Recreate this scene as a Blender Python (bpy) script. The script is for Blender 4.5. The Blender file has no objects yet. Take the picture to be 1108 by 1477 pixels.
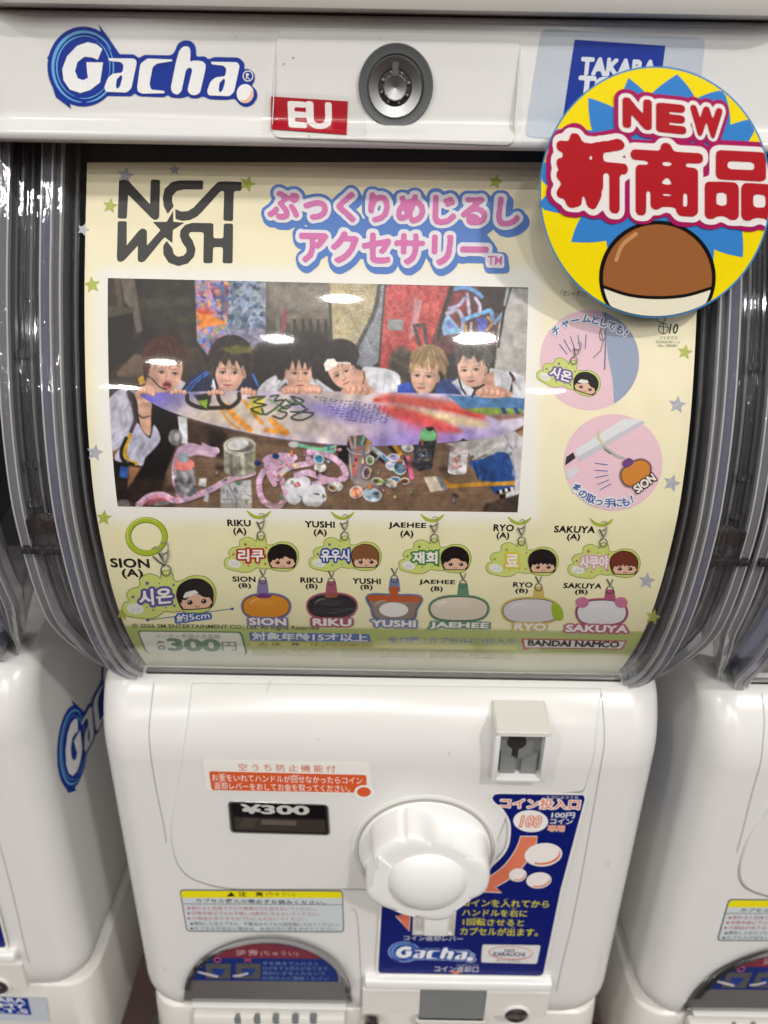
import bpy, bmesh, math, random
import numpy as np
from mathutils import Vector, Matrix

random.seed(7)
rng = np.random.default_rng(7)
SC = bpy.context.scene
COL = SC.collection
U = 0.115                 # half the width of the product sheet, in metres
EYE = 1.38                # height of the phone above the floor
RAD = math.radians

# ---------------------------------------------------------------- camera
PITCH, ROLL, FPX = 25.7, 1.0, 1109.0
R_CAM = Matrix.Rotation(RAD(90 - PITCH), 3, 'X') @ Matrix.Rotation(RAD(ROLL), 3, 'Z')
cam_data = bpy.data.cameras.new('camera')
cam = bpy.data.objects.new('camera', cam_data)
COL.objects.link(cam)
cam.matrix_world = Matrix.Translation((0, 0, EYE)) @ R_CAM.to_4x4()
cam_data.sensor_fit = 'VERTICAL'
cam_data.sensor_height = 24.0
cam_data.lens = 24.0 * FPX / 1477.0
cam_data.clip_start = 0.01
cam_data.clip_end = 50.0
cam_data.dof.use_dof = True
cam_data.dof.focus_distance = 0.300
cam_data.dof.aperture_fstop = 6.5
SC.camera = cam

# ---------------------------------------------------------------- light: shop interior, ceiling downlights behind the viewer, plus added sparkle lamps
world = bpy.data.worlds.new('World')
SC.world = world
world.use_nodes = True
wn = world.node_tree.nodes
wl = world.node_tree.links
bg = wn['Background']
tc = wn.new('ShaderNodeTexCoord')
sep = wn.new('ShaderNodeSeparateXYZ')
wl.new(tc.outputs['Generated'], sep.inputs[0])
ramp = wn.new('ShaderNodeValToRGB')
ramp.color_ramp.elements[0].position = 0.25
ramp.color_ramp.elements[0].color = (0.05, 0.045, 0.042, 1)
ramp.color_ramp.elements[1].position = 0.80
ramp.color_ramp.elements[1].color = (0.42, 0.415, 0.40, 1)
top_ = ramp.color_ramp.elements.new(1.0)
top_.color = (1.25, 1.23, 1.18, 1)
mr = wn.new('ShaderNodeMapRange')
mr.inputs['From Min'].default_value = -1
mr.inputs['From Max'].default_value = 1
wl.new(sep.outputs['Z'], mr.inputs['Value'])
wl.new(mr.outputs[0], ramp.inputs[0])
wl.new(ramp.outputs[0], bg.inputs['Color'])
bg.inputs['Strength'].default_value = 0.36

# x, y, height above the floor, watts, radius: round ceiling lamps of the shop aisle, wide side pairs added for sparkle
LAMPS = [
    (0.90, -1.00, 2.75, 22.0, 0.06), (-0.16, -1.64, 2.75, 12.0, 0.060), (0.36, -2.25, 2.75, 17.0, 0.08),
    (-0.45, -2.30, 2.75, 9.0, 0.055), (-1.07, -2.86, 2.75, 12.0, 0.060), (-1.63, -3.99, 2.75, 18.0, 0.10), (0.94, -3.78, 2.75, 18.0, 0.10),
    (-0.95, -0.85, 2.75, 8.0, 0.06), (1.9, -1.4, 2.75, 4.0, 0.06), (-1.9, -1.6, 2.75, 4.0, 0.06), (2.6, -2.6, 2.75, 5.0, 0.08), (-2.7, -2.9, 2.75, 5.0, 0.08),
]
def add_lamps():
    sparkle_lamps = [(s * x, y, 2.75, 3.2, 0.035) for s in (-1, 1) for x, y in ((2.4, -0.9), (3.1, -1.7), (2.7, -3.2), (4.0, -2.8), (3.6, -4.6), (1.5, -0.3), (2.2, 0.1), (1.9, -1.9), (2.3, -2.6), (3.0, -3.9), (2.0, -3.1))]  # extra lamps with no known source, added for sparkles on the rims
    sparkle_lamps += [(s * x, y, 2.75, 6.0, 0.06) for s in (-1, 1) for x, y in ((4.2, -6.5), (5.6, -5.0), (6.2, -8.0), (7.5, -6.5))]
    for i, (x, y, z, w, r) in enumerate(LAMPS + sparkle_lamps):
        ld = bpy.data.lights.new('ceiling_and_sparkle_lamp', 'AREA')
        ld.shape = 'DISK'
        ld.size = 2 * r
        ld.energy = w * 1.12
        ld.color = (1.0, 0.97, 0.925)
        lo = bpy.data.objects.new('ceiling_and_sparkle_lamp', ld)
        COL.objects.link(lo)
        lo.location = (x, y, z)
add_lamps()

SC.view_settings.view_transform = 'Standard'
SC.view_settings.look = 'None'
SC.view_settings.exposure = 0.0
SC.view_settings.gamma = 1.0
SC.view_settings.use_curve_mapping = False
SC.render.engine = 'CYCLES'
SC.cycles.use_denoising = True
SC.cycles.max_bounces = 10
SC.cycles.transmission_bounces = 8
SC.cycles.transparent_max_bounces = 16
SC.cycles.caustics_reflective = False
SC.cycles.caustics_refractive = False

# ---------------------------------------------------------------- helpers: objects
ROOT = {}
def empty(name, loc, label, cat, group=None):
    o = bpy.data.objects.new(name, None)
    o.empty_display_size = 0.05
    COL.objects.link(o)
    o.location = loc
    o['label'] = label
    o['category'] = cat
    if group:
        o['group'] = group
    ROOT[o.name] = Vector(loc)
    return o

def root_of(o):
    while o.parent:
        o = o.parent
    return o

def link(name, verts, faces, mats, parent=None, midx=None, smooth=False, label=None, normals=None):
    """one mesh object; verts are world positions, stored relative to the thing's base"""
    me = bpy.data.meshes.new(name)
    v = np.asarray(verts, dtype=np.float64).reshape(-1, 3)
    if parent is not None:
        v = v - np.array(ROOT[root_of(parent).name])
    me.from_pydata(v.tolist(), [], [list(map(int, f)) for f in faces])
    if not isinstance(mats, (list, tuple)):
        mats = [mats]
    for m in mats:
        me.materials.append(m)
    if midx is not None:
        me.polygons.foreach_set('material_index', np.asarray(midx, dtype=np.int32))
    if smooth:
        me.polygons.foreach_set('use_smooth', np.ones(len(me.polygons), dtype=bool))
        if smooth != 'all':
            me.set_sharp_from_angle(angle=RAD(smooth if smooth is not True else 35))
    me.update()
    if normals is not None:
        me.polygons.foreach_set('use_smooth', np.ones(len(me.polygons), dtype=bool))
        me.normals_split_custom_set_from_vertices([tuple(map(float, q)) for q in normals])
    o = bpy.data.objects.new(name, me)
    COL.objects.link(o)
    if parent is not None:
        o.parent = parent
    if label:
        o['label'] = label
    return o

def link_bm(name, bm, mats, parent=None, smooth=35, label=None):
    bmesh.ops.recalc_face_normals(bm, faces=bm.faces)
    bm.verts.index_update()
    vs = [v.co[:] for v in bm.verts]
    fs = [[v.index for v in f.verts] for f in bm.faces]
    mi = [f.material_index for f in bm.faces]
    bm.free()
    return link(name, vs, fs, mats, parent, mi, smooth, label)

# ---------------------------------------------------------------- helpers: materials
def lin(c):
    c = np.asarray(c, dtype=np.float64) / 255.0
    return np.where(c <= 0.04045, c / 12.92, ((c + 0.055) / 1.055) ** 2.4)

MATS = {}
def principled(name, rgb, rough=0.4, metal=0.0, spec=0.5, coat=0.0, vary=0.0, scale=60.0, rvary=0.0, bump=0.0, bscale=200.0, bdist=0.0002):
    if name in MATS:
        return MATS[name]
    m = bpy.data.materials.new(name)
    m.use_nodes = True
    nt = m.node_tree
    b = nt.nodes['Principled BSDF']
    rgb = tuple(float(x) for x in rgb)
    b.inputs['Base Color'].default_value = (*rgb, 1)
    b.inputs['Roughness'].default_value = rough
    b.inputs['Metallic'].default_value = metal
    b.inputs['Specular IOR Level'].default_value = spec
    b.inputs['Coat Weight'].default_value = coat
    b.inputs['Coat Roughness'].default_value = 0.05
    if vary or rvary or bump:
        t = nt.nodes.new('ShaderNodeTexCoord')
        n = nt.nodes.new('ShaderNodeTexNoise')
        n.inputs['Scale'].default_value = scale
        n.inputs['Detail'].default_value = 4.0
        nt.links.new(t.outputs['Object'], n.inputs['Vector'])
        if vary:
            r = nt.nodes.new('ShaderNodeMapRange')
            r.inputs['From Min'].default_value = 0.15
            r.inputs['From Max'].default_value = 0.85
            r.inputs['To Min'].default_value = 1.0 - vary
            r.inputs['To Max'].default_value = 1.0 + vary
            nt.links.new(n.outputs['Fac'], r.inputs['Value'])
            mx = nt.nodes.new('ShaderNodeVectorMath')
            mx.operation = 'SCALE'
            mx.inputs[0].default_value = rgb
            nt.links.new(r.outputs[0], mx.inputs['Scale'])
            nt.links.new(mx.outputs[0], b.inputs['Base Color'])
        if rvary:
            r2 = nt.nodes.new('ShaderNodeMapRange')
            r2.inputs['From Min'].default_value = 0.1
            r2.inputs['From Max'].default_value = 0.9
            r2.inputs['To Min'].default_value = max(0.02, rough - rvary)
            r2.inputs['To Max'].default_value = rough + rvary
            nt.links.new(n.outputs['Fac'], r2.inputs['Value'])
            nt.links.new(r2.outputs[0], b.inputs['Roughness'])
        if bump:
            n2 = nt.nodes.new('ShaderNodeTexNoise')
            n2.inputs['Scale'].default_value = bscale
            n2.inputs['Detail'].default_value = 3.0
            nt.links.new(t.outputs['Object'], n2.inputs['Vector'])
            bp = nt.nodes.new('ShaderNodeBump')
            bp.inputs['Strength'].default_value = bump
            bp.inputs['Distance'].default_value = bdist
            nt.links.new(n2.outputs['Fac'], bp.inputs['Height'])
            nt.links.new(bp.outputs[0], b.inputs['Normal'])
    MATS[name] = m
    return m

def gloss_ink(rgb255):
    return principled('gloss_ink_%02x%02x%02x' % tuple(rgb255), lin(rgb255), 0.30, spec=0.4, coat=0.35, vary=0.04, scale=700.0, bump=0.06, bscale=55.0, bdist=0.0008)

def ink(rgb255, rough=0.42, name=None):
    """print colour; given as the colour seen under white light (0-255)"""
    rgb255 = tuple(int(x) for x in rgb255)
    return principled(name or 'ink_%02x%02x%02x_%d' % (*rgb255, int(rough * 100)), lin(rgb255), rough, spec=0.22, vary=0.05, scale=900.0)

WHITE = principled('white_plastic', (0.70, 0.693, 0.675), 0.24, spec=0.5, vary=0.02, scale=14.0, rvary=0.03, bump=0.10, bscale=22.0, bdist=0.0012)
WHITE_KNOB = principled('bright_white_plastic', (0.80, 0.795, 0.785), 0.24, spec=0.5)
WHITE_OLD = principled('aged_white_plastic', (0.69, 0.675, 0.635), 0.30, spec=0.5, vary=0.025, scale=18.0, rvary=0.06)
GROOVE = principled('groove_shadow_gap', (0.38, 0.365, 0.34), 0.6)
DARK = principled('dark_interior_plastic', (0.020, 0.019, 0.019), 0.5)
DARKGREY = principled('dark_grey_plastic', (0.06, 0.06, 0.062), 0.35)
GREY = principled('grey_plastic', (0.19, 0.20, 0.197), 0.4, vary=0.04)
LTGREY = principled('light_grey_plastic', (0.55, 0.545, 0.52), 0.35)
SMOKE = principled('smoky_grey_plastic', (0.115, 0.11, 0.11), 0.12, coat=0.5, vary=0.06, scale=40)
CHROME = principled('turned_chrome', (0.36, 0.355, 0.35), 0.2, metal=1.0)
DARKSTEEL = principled('dark_turned_steel', (0.30, 0.30, 0.30), 0.36, metal=1.0)
COLLAR = principled('grey_lock_collar', (0.085, 0.09, 0.092), 0.4)
STEEL = principled('brushed_steel', (0.45, 0.44, 0.43), 0.3, metal=1.0)

def clear_material(name, tint, rough, ior=1.49, body=0.0):
    """thin clear acrylic: see-through sheet with fresnel reflections"""
    m = bpy.data.materials.new(name)
    m.use_nodes = True
    nt = m.node_tree
    nt.nodes.remove(nt.nodes['Principled BSDF'])
    out = nt.nodes['Material Output']
    fr = nt.nodes.new('ShaderNodeFresnel')
    ge = nt.nodes.new('ShaderNodeNewGeometry')
    io = nt.nodes.new('ShaderNodeMapRange')       # the sheet is thin: same reflection from either face
    io.inputs['To Min'].default_value = ior
    io.inputs['To Max'].default_value = 1.0 / ior
    nt.links.new(ge.outputs['Backfacing'], io.inputs['Value'])
    nt.links.new(io.outputs[0], fr.inputs['IOR'])
    tr = nt.nodes.new('ShaderNodeBsdfTransparent')
    tr.inputs['Color'].default_value = (*tint, 1)
    gl = nt.nodes.new('ShaderNodeBsdfGlossy')
    gl.inputs['Roughness'].default_value = rough
    gl.inputs['Color'].default_value = (1, 1, 1, 1)
    mx = nt.nodes.new('ShaderNodeMixShader')
    nt.links.new(fr.outputs[0], mx.inputs[0])
    nt.links.new(tr.outputs[0], mx.inputs[1])
    nt.links.new(gl.outputs[0], mx.inputs[2])
    t = nt.nodes.new('ShaderNodeTexCoord')
    n = nt.nodes.new('ShaderNodeTexNoise')
    n.inputs['Scale'].default_value = 30.0
    nt.links.new(t.outputs['Object'], n.inputs['Vector'])
    bp = nt.nodes.new('ShaderNodeBump')
    bp.inputs['Strength'].default_value = 0.05
    bp.inputs['Distance'].default_value = 0.001
    nt.links.new(n.outputs['Fac'], bp.inputs['Height'])
    nt.links.new(bp.outputs[0], gl.inputs['Normal'])
    nt.links.new(mx.outputs[0], out.inputs['Surface'])
    return m
CLEAR = clear_material('clear_acrylic_sheet', (0.965, 0.965, 0.955), 0.035, ior=1.42)
CLEAR_DIM = clear_material('clear_acrylic_wall', (0.80, 0.80, 0.82), 0.06)
def milky(name, src, col, k):
    """the same clear sheet lightened by a diffuse share that stands in for scattered light"""
    m = src.copy()
    m.name = name
    nt = m.node_tree
    out = nt.nodes['Material Output']
    last = out.inputs['Surface'].links[0].from_socket
    df = nt.nodes.new('ShaderNodeBsdfDiffuse')
    df.inputs['Color'].default_value = (*col, 1)
    mx = nt.nodes.new('ShaderNodeMixShader')
    mx.inputs[0].default_value = k
    nt.links.new(last, mx.inputs[1])
    nt.links.new(df.outputs[0], mx.inputs[2])
    nt.links.new(mx.outputs[0], out.inputs['Surface'])
    return m
CLEAR_LIFT = milky('lightened_acrylic_flange', CLEAR_DIM, (0.78, 0.78, 0.86), 0.13)  # diffuse share puts brightness into the clear sides
FILM = clear_material('thin_clear_film', (0.97, 0.97, 0.965), 0.10, ior=1.35)

def glass(name, tint, rough=0.03, clear=0.985):
    m = bpy.data.materials.new(name)
    m.use_nodes = True
    b = m.node_tree.nodes['Principled BSDF']
    b.inputs['Base Color'].default_value = (*tint, 1)
    b.inputs['Transmission Weight'].default_value = clear
    b.inputs['Roughness'].default_value = rough
    b.inputs['IOR'].default_value = 1.49
    nt = m.node_tree
    t = nt.nodes.new('ShaderNodeTexCoord')
    n = nt.nodes.new('ShaderNodeTexNoise')
    n.inputs['Scale'].default_value = 120.0
    n.inputs['Detail'].default_value = 3.0
    sc_ = nt.nodes.new('ShaderNodeVectorMath')      # moulding lines run along the rims
    sc_.operation = 'MULTIPLY'
    sc_.inputs[1].default_value = (3.0, 1.0, 0.55)
    nt.links.new(t.outputs['Object'], sc_.inputs[0])
    nt.links.new(sc_.outputs[0], n.inputs['Vector'])
    bp = nt.nodes.new('ShaderNodeBump')
    bp.inputs['Strength'].default_value = 0.30
    bp.inputs['Distance'].default_value = 0.001
    nt.links.new(n.outputs['Fac'], bp.inputs['Height'])
    nt.links.new(bp.outputs[0], b.inputs['Normal'])
    return m
GLASS = glass('clear_acrylic_solid', (0.95, 0.95, 0.97))
GLASS_MILK = glass('lightened_acrylic_edge', (0.95, 0.955, 0.99), 0.03, 0.86)  # milky share stands in for light reflected inside the rims
GLASS_HIGHLIGHT = glass('highlight_acrylic_edge', (0.96, 0.96, 1.0), 0.05, 0.62)  # milkier still, stands in for highlights on the rim edges
GLASS_BLUE = glass('bluish_acrylic_solid', (0.74, 0.76, 0.96), 0.04, 0.86)  # milky share stands in for inner reflections here too

# ---------------------------------------------------------------- helpers: where a line of sight meets a surface of the machine
def W(x, h, z):
    """machine coordinates (in half sheet widths, from the eye) -> metres"""
    return (x * U, h * U, EYE + z * U)

def rays(px, py):
    p = np.stack([(np.asarray(px, float) - 554.0) / FPX, -(np.asarray(py, float) - 738.5) / FPX, -np.ones(np.shape(px))], -1)
    return p @ np.array(R_CAM).T

def catmull(pts, n=24):
    p = np.array(pts, float)
    p = np.vstack([2 * p[0] - p[1], p, 2 * p[-1] - p[-2]])
    out = []
    for i in range(1, len(p) - 2):
        for k in range(n):
            t = k / n
            a, b, c, d = p[i - 1], p[i], p[i + 1], p[i + 2]
            out.append(0.5 * (2 * b + (c - a) * t + (2 * a - 5 * b + 4 * c - d) * t * t + (3 * b - 3 * c + d - a) * t ** 3))
    out.append(p[-2])
    return np.array(out)

class Sheet:
    """a surface with one side profile (distance, height), the same all across the machine"""
    def __init__(self, pts, smooth=True):
        if smooth:
            self.p = catmull(pts)
        else:
            q = np.array(pts, float)
            s = np.linspace(0, len(q) - 1, 400)
            self.p = np.stack([np.interp(s, range(len(q)), q[:, k]) for k in (0, 1)], 1)
        t = np.gradient(self.p, axis=0)
        t /= np.linalg.norm(t, axis=1)[:, None]
        self.n = np.stack([t[:, 1], -t[:, 0]], 1)          # towards the viewer when the profile runs downwards
        self.len = np.concatenate([[0], np.cumsum(np.linalg.norm(np.diff(self.p, axis=0), axis=1))])
    def prof(self, off=0.0):
        return self.p + self.n * (off / U)
    def __call__(self, px, py, off=0.0):
        d = rays(px, py)
        q = self.prof(off)
        ang = np.arctan2(q[:, 1], q[:, 0])
        o = np.argsort(ang)
        a = np.arctan2(d[..., 2], d[..., 1])
        h = np.interp(a, ang[o], q[o, 0])
        z = np.interp(a, ang[o], q[o, 1])
        k = np.hypot(h, z) / np.hypot(d[..., 1], d[..., 2])
        return np.stack([d[..., 0] * k * U, h * U, EYE + z * U], -1)
    def normal(self, px, py):
        d = rays(px, py)
        ang = np.arctan2(self.p[:, 1], self.p[:, 0])
        o = np.argsort(ang)
        a = np.arctan2(d[..., 2], d[..., 1])
        n = np.stack([np.zeros(np.shape(a)), np.interp(a, ang[o], self.n[o, 0]), np.interp(a, ang[o], self.n[o, 1])], -1)
        return n / np.linalg.norm(n, axis=-1)[..., None]
    def sub(self, z0, z1, off=0.0, n=None):
        q = self.prof(off)
        m = (q[:, 1] <= z0) & (q[:, 1] >= z1)
        q = q[m]
        if n:
            s = np.linspace(0, len(q) - 1, n)
            q = np.stack([np.interp(s, range(len(q)), q[:, k]) for k in (0, 1)], 1)
        return q
SHEET = Sheet([(2.84, 0.13), (2.80, 0.03), (2.755, -.08), (2.65, -.29), (2.545, -.52), (2.445, -.80), (2.392, -1.06), (2.388, -1.25),
               (2.42, -1.5), (2.495, -1.735), (2.60, -1.93), (2.69, -2.06)])
COVER_OFF = 0.0036
BODY = Sheet([(2.80, -2.028), (2.70, -2.036), (2.66, -2.045), (2.60, -2.085), (2.535, -2.16), (2.49, -2.25), (2.472, -2.34), (2.47, -2.45), (2.47, -2.8),
              (2.47, -3.3), (2.47, -3.8), (2.47, -4.15), (2.47, -4.3)])
HEAD = Sheet([(2.62, 0.33), (2.608, 0.20), (2.598, 0.10), (2.592, 0.052), (2.578, 0.034), (2.556, 0.022), (2.547, 0.008), (2.552, -0.008), (2.565, -0.016)])
# ---------------------------------------------------------------- helpers: solid shapes
BX, BH, BR = 1.20, 2.47, 0.15          # body half width, front distance, corner radius

def loft(levels, back, R, seg=10):
    """closed shell from (z, half width, front distance) levels, round vertical front corners; machine units"""
    vs, fs = [], []
    ring = None
    for z, hw, hf in levels:
        pts = [(-hw, back)]
        for k in range(seg + 1):
            a = math.pi / 2 * k / seg
            pts.append((-hw + R - R * math.cos(a), hf + R - R * math.sin(a)))
        for k in range(seg + 1):
            a = math.pi / 2 * (1 - k / seg)
            pts.append((hw - R + R * math.cos(a), hf + R - R * math.sin(a)))
        pts.append((hw, back))
        n = len(pts)
        b = len(vs)
        vs += [W(x, h, z) for x, h in pts]
        if ring is not None:
            for i in range(n):
                fs.append((ring + i, ring + (i + 1) % n, b + (i + 1) % n, b + i))
        ring = b
    n0 = len(vs) // len(levels)
    fs.append(tuple(range(n0)))
    fs.append(tuple(reversed(range(ring, ring + n0))))
    return vs, fs

def box(bm, x0, x1, h0, h1, z0, z1, bev=0.0, seg=2, mat=0):
    r = bmesh.ops.create_cube(bm, size=1.0)
    for v in r['verts']:
        v.co = Vector(W(x0 + (v.co.x + .5) * (x1 - x0), h0 + (v.co.y + .5) * (h1 - h0), z0 + (v.co.z + .5) * (z1 - z0)))
    fs = set(f for v in r['verts'] for f in v.link_faces)
    for f in fs:
        f.material_index = mat
    if bev:
        es = list(set(e for v in r['verts'] for e in v.link_edges))
        q = bmesh.ops.bevel(bm, geom=es, offset=bev * U, segments=seg, profile=0.5, affect='EDGES')
        for f in q['faces']:
            f.material_index = mat

def lathe(bm, cx, cz, prof, seg=64, mat=0, shape=None):
    """turned part whose axis points at the viewer: prof = [(radius, distance h)]"""
    rings = []
    for i, (r, h) in enumerate(prof):
        ring = []
        for k in range(seg):
            a = 2 * math.pi * k / seg
            rr = r * (shape(a, i) if shape else 1.0)
            ring.append(bm.verts.new(W(cx + rr * math.cos(a), h, cz + rr * math.sin(a))))
        rings.append(ring)
    for a, b in zip(rings, rings[1:]):
        for k in range(seg):
            f = bm.faces.new((a[k], a[(k + 1) % seg], b[(k + 1) % seg], b[k]))
            f.material_index = mat
    f = bm.faces.new(rings[-1])
    f.material_index = mat
    f = bm.faces.new(list(reversed(rings[0])))
    f.material_index = mat

def unproj(px, py, sheet=None, off=0.0):
    """pixel -> machine units on a sheet"""
    p = (sheet or BODY)(np.array([px], float), np.array([py], float), off)[0]
    return p[0] / U, p[1] / U, (p[2] - EYE) / U

def smooth_loop(pts, n=6):
    p = np.array(pts, float)
    out = []
    m = len(p)
    for i in range(m):
        a, b, c, d = p[i - 1], p[i], p[(i + 1) % m], p[(i + 2) % m]
        for k in range(n):
            t = k / n
            out.append(0.5 * (2 * b + (c - a) * t + (2 * a - 5 * b + 4 * c - d) * t * t + (3 * b - 3 * c + d - a) * t ** 3))
    return np.array(out)

def smooth_path(pts, n=8):
    return catmull(pts, n)

def round_poly(pts, r, n=5):
    """polygon with rounded corners; r one radius or one per corner (pixels)"""
    p = np.array(pts, float)
    m = len(p)
    rr = [r] * m if np.isscalar(r) else r
    out = []
    for i in range(m):
        a, b, c = p[i - 1], p[i], p[(i + 1) % m]
        u, v = a - b, c - b
        lu, lv = np.linalg.norm(u), np.linalg.norm(v)
        q = min(rr[i], lu * .49, lv * .49)
        if q < 0.05:
            out.append(b)
            continue
        s, e = b + u / lu * q, b + v / lv * q
        for k in range(n + 1):
            t = k / n
            out.append((1 - t) ** 2 * s + 2 * t * (1 - t) * b + t * t * e)
    return np.array(out)

def ellipse(cx, cy, rx, ry, n=40, rot=0.0, a0=0, a1=360):
    a = np.radians(np.linspace(a0, a1, n, endpoint=(a1 - a0) % 360 != 0))
    x, y = rx * np.cos(a), ry * np.sin(a)
    c, s = math.cos(RAD(rot)), math.sin(RAD(rot))
    return np.stack([cx + x * c - y * s, cy + x * s + y * c], 1)

def inset(loop, d):
    p = np.array(loop, float)
    a = np.roll(p, 1, 0)
    c = np.roll(p, -1, 0)
    t = c - a
    t /= np.maximum(np.linalg.norm(t, axis=1), 1e-9)[:, None]
    area = 0.5 * np.sum(p[:, 0] * np.roll(p[:, 1], -1) - np.roll(p[:, 0], -1) * p[:, 1])
    s = 1 if area > 0 else -1
    return p + s * d * np.stack([-t[:, 1], t[:, 0]], 1)

def stroke_loops(path, w, caps=True):
    """outline of a thick line"""
    p = np.array(path, float)
    t = np.gradient(p, axis=0)
    t /= np.maximum(np.linalg.norm(t, axis=1), 1e-9)[:, None]
    n = np.stack([-t[:, 1], t[:, 0]], 1)
    w = np.broadcast_to(np.asarray(w, float), (len(p),))[:, None] / 2
    L, Rr = p + n * w, p - n * w
    out = list(L)
    if caps:
        for k in range(1, 6):
            a = math.pi / 2 - math.pi * k / 6
            out.append(p[-1] + w[-1] * (t[-1] * math.cos(a) + n[-1] * math.sin(a)))
    out += list(Rr[::-1])
    if caps:
        for k in range(1, 6):
            a = -math.pi / 2 - math.pi * k / 6
            out.append(p[0] + w[0] * (t[0] * math.cos(a) + n[0] * math.sin(a)))
    return np.array(out)

# ---------------------------------------------------------------- helpers: filled flat shapes and lettering
_tmp = bpy.data.curves.new('tmp_fill', 'CURVE')
_tmp_o = bpy.data.objects.new('tmp_fill', _tmp)
COL.objects.link(_tmp_o)
_txt = bpy.data.curves.new('tmp_text', 'FONT')
_txt.size = 1.0
_txt.resolution_u = 3
_txt_o = bpy.data.objects.new('tmp_text', _txt)
COL.objects.link(_txt_o)

def _eval(o):
    dg = bpy.context.evaluated_depsgraph_get()
    dg.update()
    e = o.evaluated_get(dg)
    m = e.to_mesh()
    v = np.empty(len(m.vertices) * 3)
    m.vertices.foreach_get('co', v)
    f = [tuple(p.vertices) for p in m.polygons]
    e.to_mesh_clear()
    return v.reshape(-1, 3)[:, :2].copy(), f

def fill(loops):
    """filled 2-D shape from closed loops (holes by nesting)"""
    _tmp.splines.clear()
    _tmp.dimensions = '2D'
    _tmp.fill_mode = 'FRONT'
    allp = np.vstack([np.asarray(l, float) for l in loops])
    c = allp.mean(0)
    sc = max(np.ptp(allp, axis=0).max(), 1e-6)
    for l in loops:
        l = (np.asarray(l, float) - c) / sc
        s = _tmp.splines.new('POLY')
        s.points.add(len(l) - 1)
        co = np.zeros((len(l), 4))
        co[:, :2] = l
        co[:, 3] = 1
        s.points.foreach_set('co', co.ravel())
        s.use_cyclic_u = True
    v, f = _eval(_tmp_o)
    return v * sc + c, f

_gl = {}
def glyphs(s, off=0.0, sp=1.0):
    k = (s, round(off, 4), sp)
    if k not in _gl:
        _txt.body = s
        _txt.offset = off
        _txt.space_character = sp
        _gl[k] = _eval(_txt_o)
    return _gl[k]

def bbox(v):
    return v.min(0), v.max(0)

RES = 44.0
def raster(v, f, pad):
    lo, hi = bbox(v)
    lo = lo - pad
    hi = hi + pad
    w, h = int((hi[0] - lo[0]) * RES) + 2, int((hi[1] - lo[1]) * RES) + 2
    m = np.zeros((h, w), bool)
    p = (v - lo) * RES
    for face in f:
        for i in range(1, len(face) - 1):
            a, b, c = p[face[0]], p[face[i]], p[face[i + 1]]
            x0, x1 = int(max(0, min(a[0], b[0], c[0]))), int(max(a[0], b[0], c[0])) + 2
            y0, y1 = int(max(0, min(a[1], b[1], c[1]))), int(max(a[1], b[1], c[1])) + 2
            X, Y = np.meshgrid(np.arange(x0, min(x1, w)), np.arange(y0, min(y1, h)))
            d = (b[0] - a[0]) * (c[1] - a[1]) - (b[1] - a[1]) * (c[0] - a[0])
            if abs(d) < 1e-9:
                continue
            s = ((X - a[0]) * (c[1] - a[1]) - (Y - a[1]) * (c[0] - a[0])) / d
            t = ((b[0] - a[0]) * (Y - a[1]) - (b[1] - a[1]) * (X - a[0])) / d
            m[Y[(s >= -.02) & (t >= -.02) & (s + t <= 1.02)], X[(s >= -.02) & (t >= -.02) & (s + t <= 1.02)]] = True
    return m, lo

def contours(F, iso):
    """closed iso lines of a field (marching squares)"""
    H, Wd = F.shape
    A = F > iso
    seg = {}
    def cut(x0, y0, x1, y1):
        a, b = F[y0, x0], F[y1, x1]
        t = (iso - a) / (b - a)
        return (x0 + t * (x1 - x0), y0 + t * (y1 - y0))
    code = A[:-1, :-1] * 1 + A[:-1, 1:] * 2 + A[1:, 1:] * 4 + A[1:, :-1] * 8
    T = {1: [(3, 0)], 2: [(0, 1)], 3: [(3, 1)], 4: [(1, 2)], 5: [(3, 2), (1, 0)], 6: [(0, 2)], 7: [(3, 2)], 8: [(2, 3)], 9: [(2, 0)],
         10: [(0, 3), (2, 1)], 11: [(2, 1)], 12: [(1, 3)], 13: [(1, 0)], 14: [(0, 3)]}
    for y, x in zip(*np.nonzero((code > 0) & (code < 15))):
        ed = {0: ('h', y, x), 1: ('v', y, x + 1), 2: ('h', y + 1, x), 3: ('v', y, x)}
        for a, b in T[int(code[y, x])]:
            seg[ed[a]] = ed[b]
    loops = []
    while seg:
        k0, k = next(iter(seg.items()))
        del seg[k0]
        ks = [k0]
        while k != k0 and k in seg:
            ks.append(k)
            k = seg.pop(k)
        pts = []
        for kind, y, x in ks:
            pts.append(cut(x, y, x + 1, y) if kind == 'h' else cut(x, y, x, y + 1))
        if len(pts) > 5:
            loops.append(np.array(pts))
    return loops

_ol = {}
def outline(s, r, sp=1.0):
    """lettering grown by r (em) all round with round corners"""
    key = (s, r, sp)
    if key in _ol:
        return _ol[key]
    v, f = glyphs(s, 0.0, sp)
    m, lo = raster(v, f, r + 0.12)
    R_ = r * RES
    n = int(R_) + 3
    D = np.where(m, 0.0, 99.0)
    G = np.full(D.shape, 99.0)
    for dy in range(-n, n + 1):
        for dx in range(-n, n + 1):
            q = math.hypot(dx, dy)
            if q > n:
                continue
            sh = np.roll(np.roll(D, dy, 0), dx, 1)
            G = np.minimum(G, sh + q)
    G = np.minimum(G, n)
    for _ in range(2):
        G = (np.roll(G, 1, 0) + np.roll(G, -1, 0) + np.roll(G, 1, 1) + np.roll(G, -1, 1) + 2 * G) / 6
    G[0, :] = G[-1, :] = n
    G[:, 0] = G[:, -1] = n
    ls = contours(-G, -(R_ + 0.3))
    ls = [l[::2] / RES + lo for l in ls if len(l) > 9]
    _ol[key] = fill(ls)
    return _ol[key]

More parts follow.
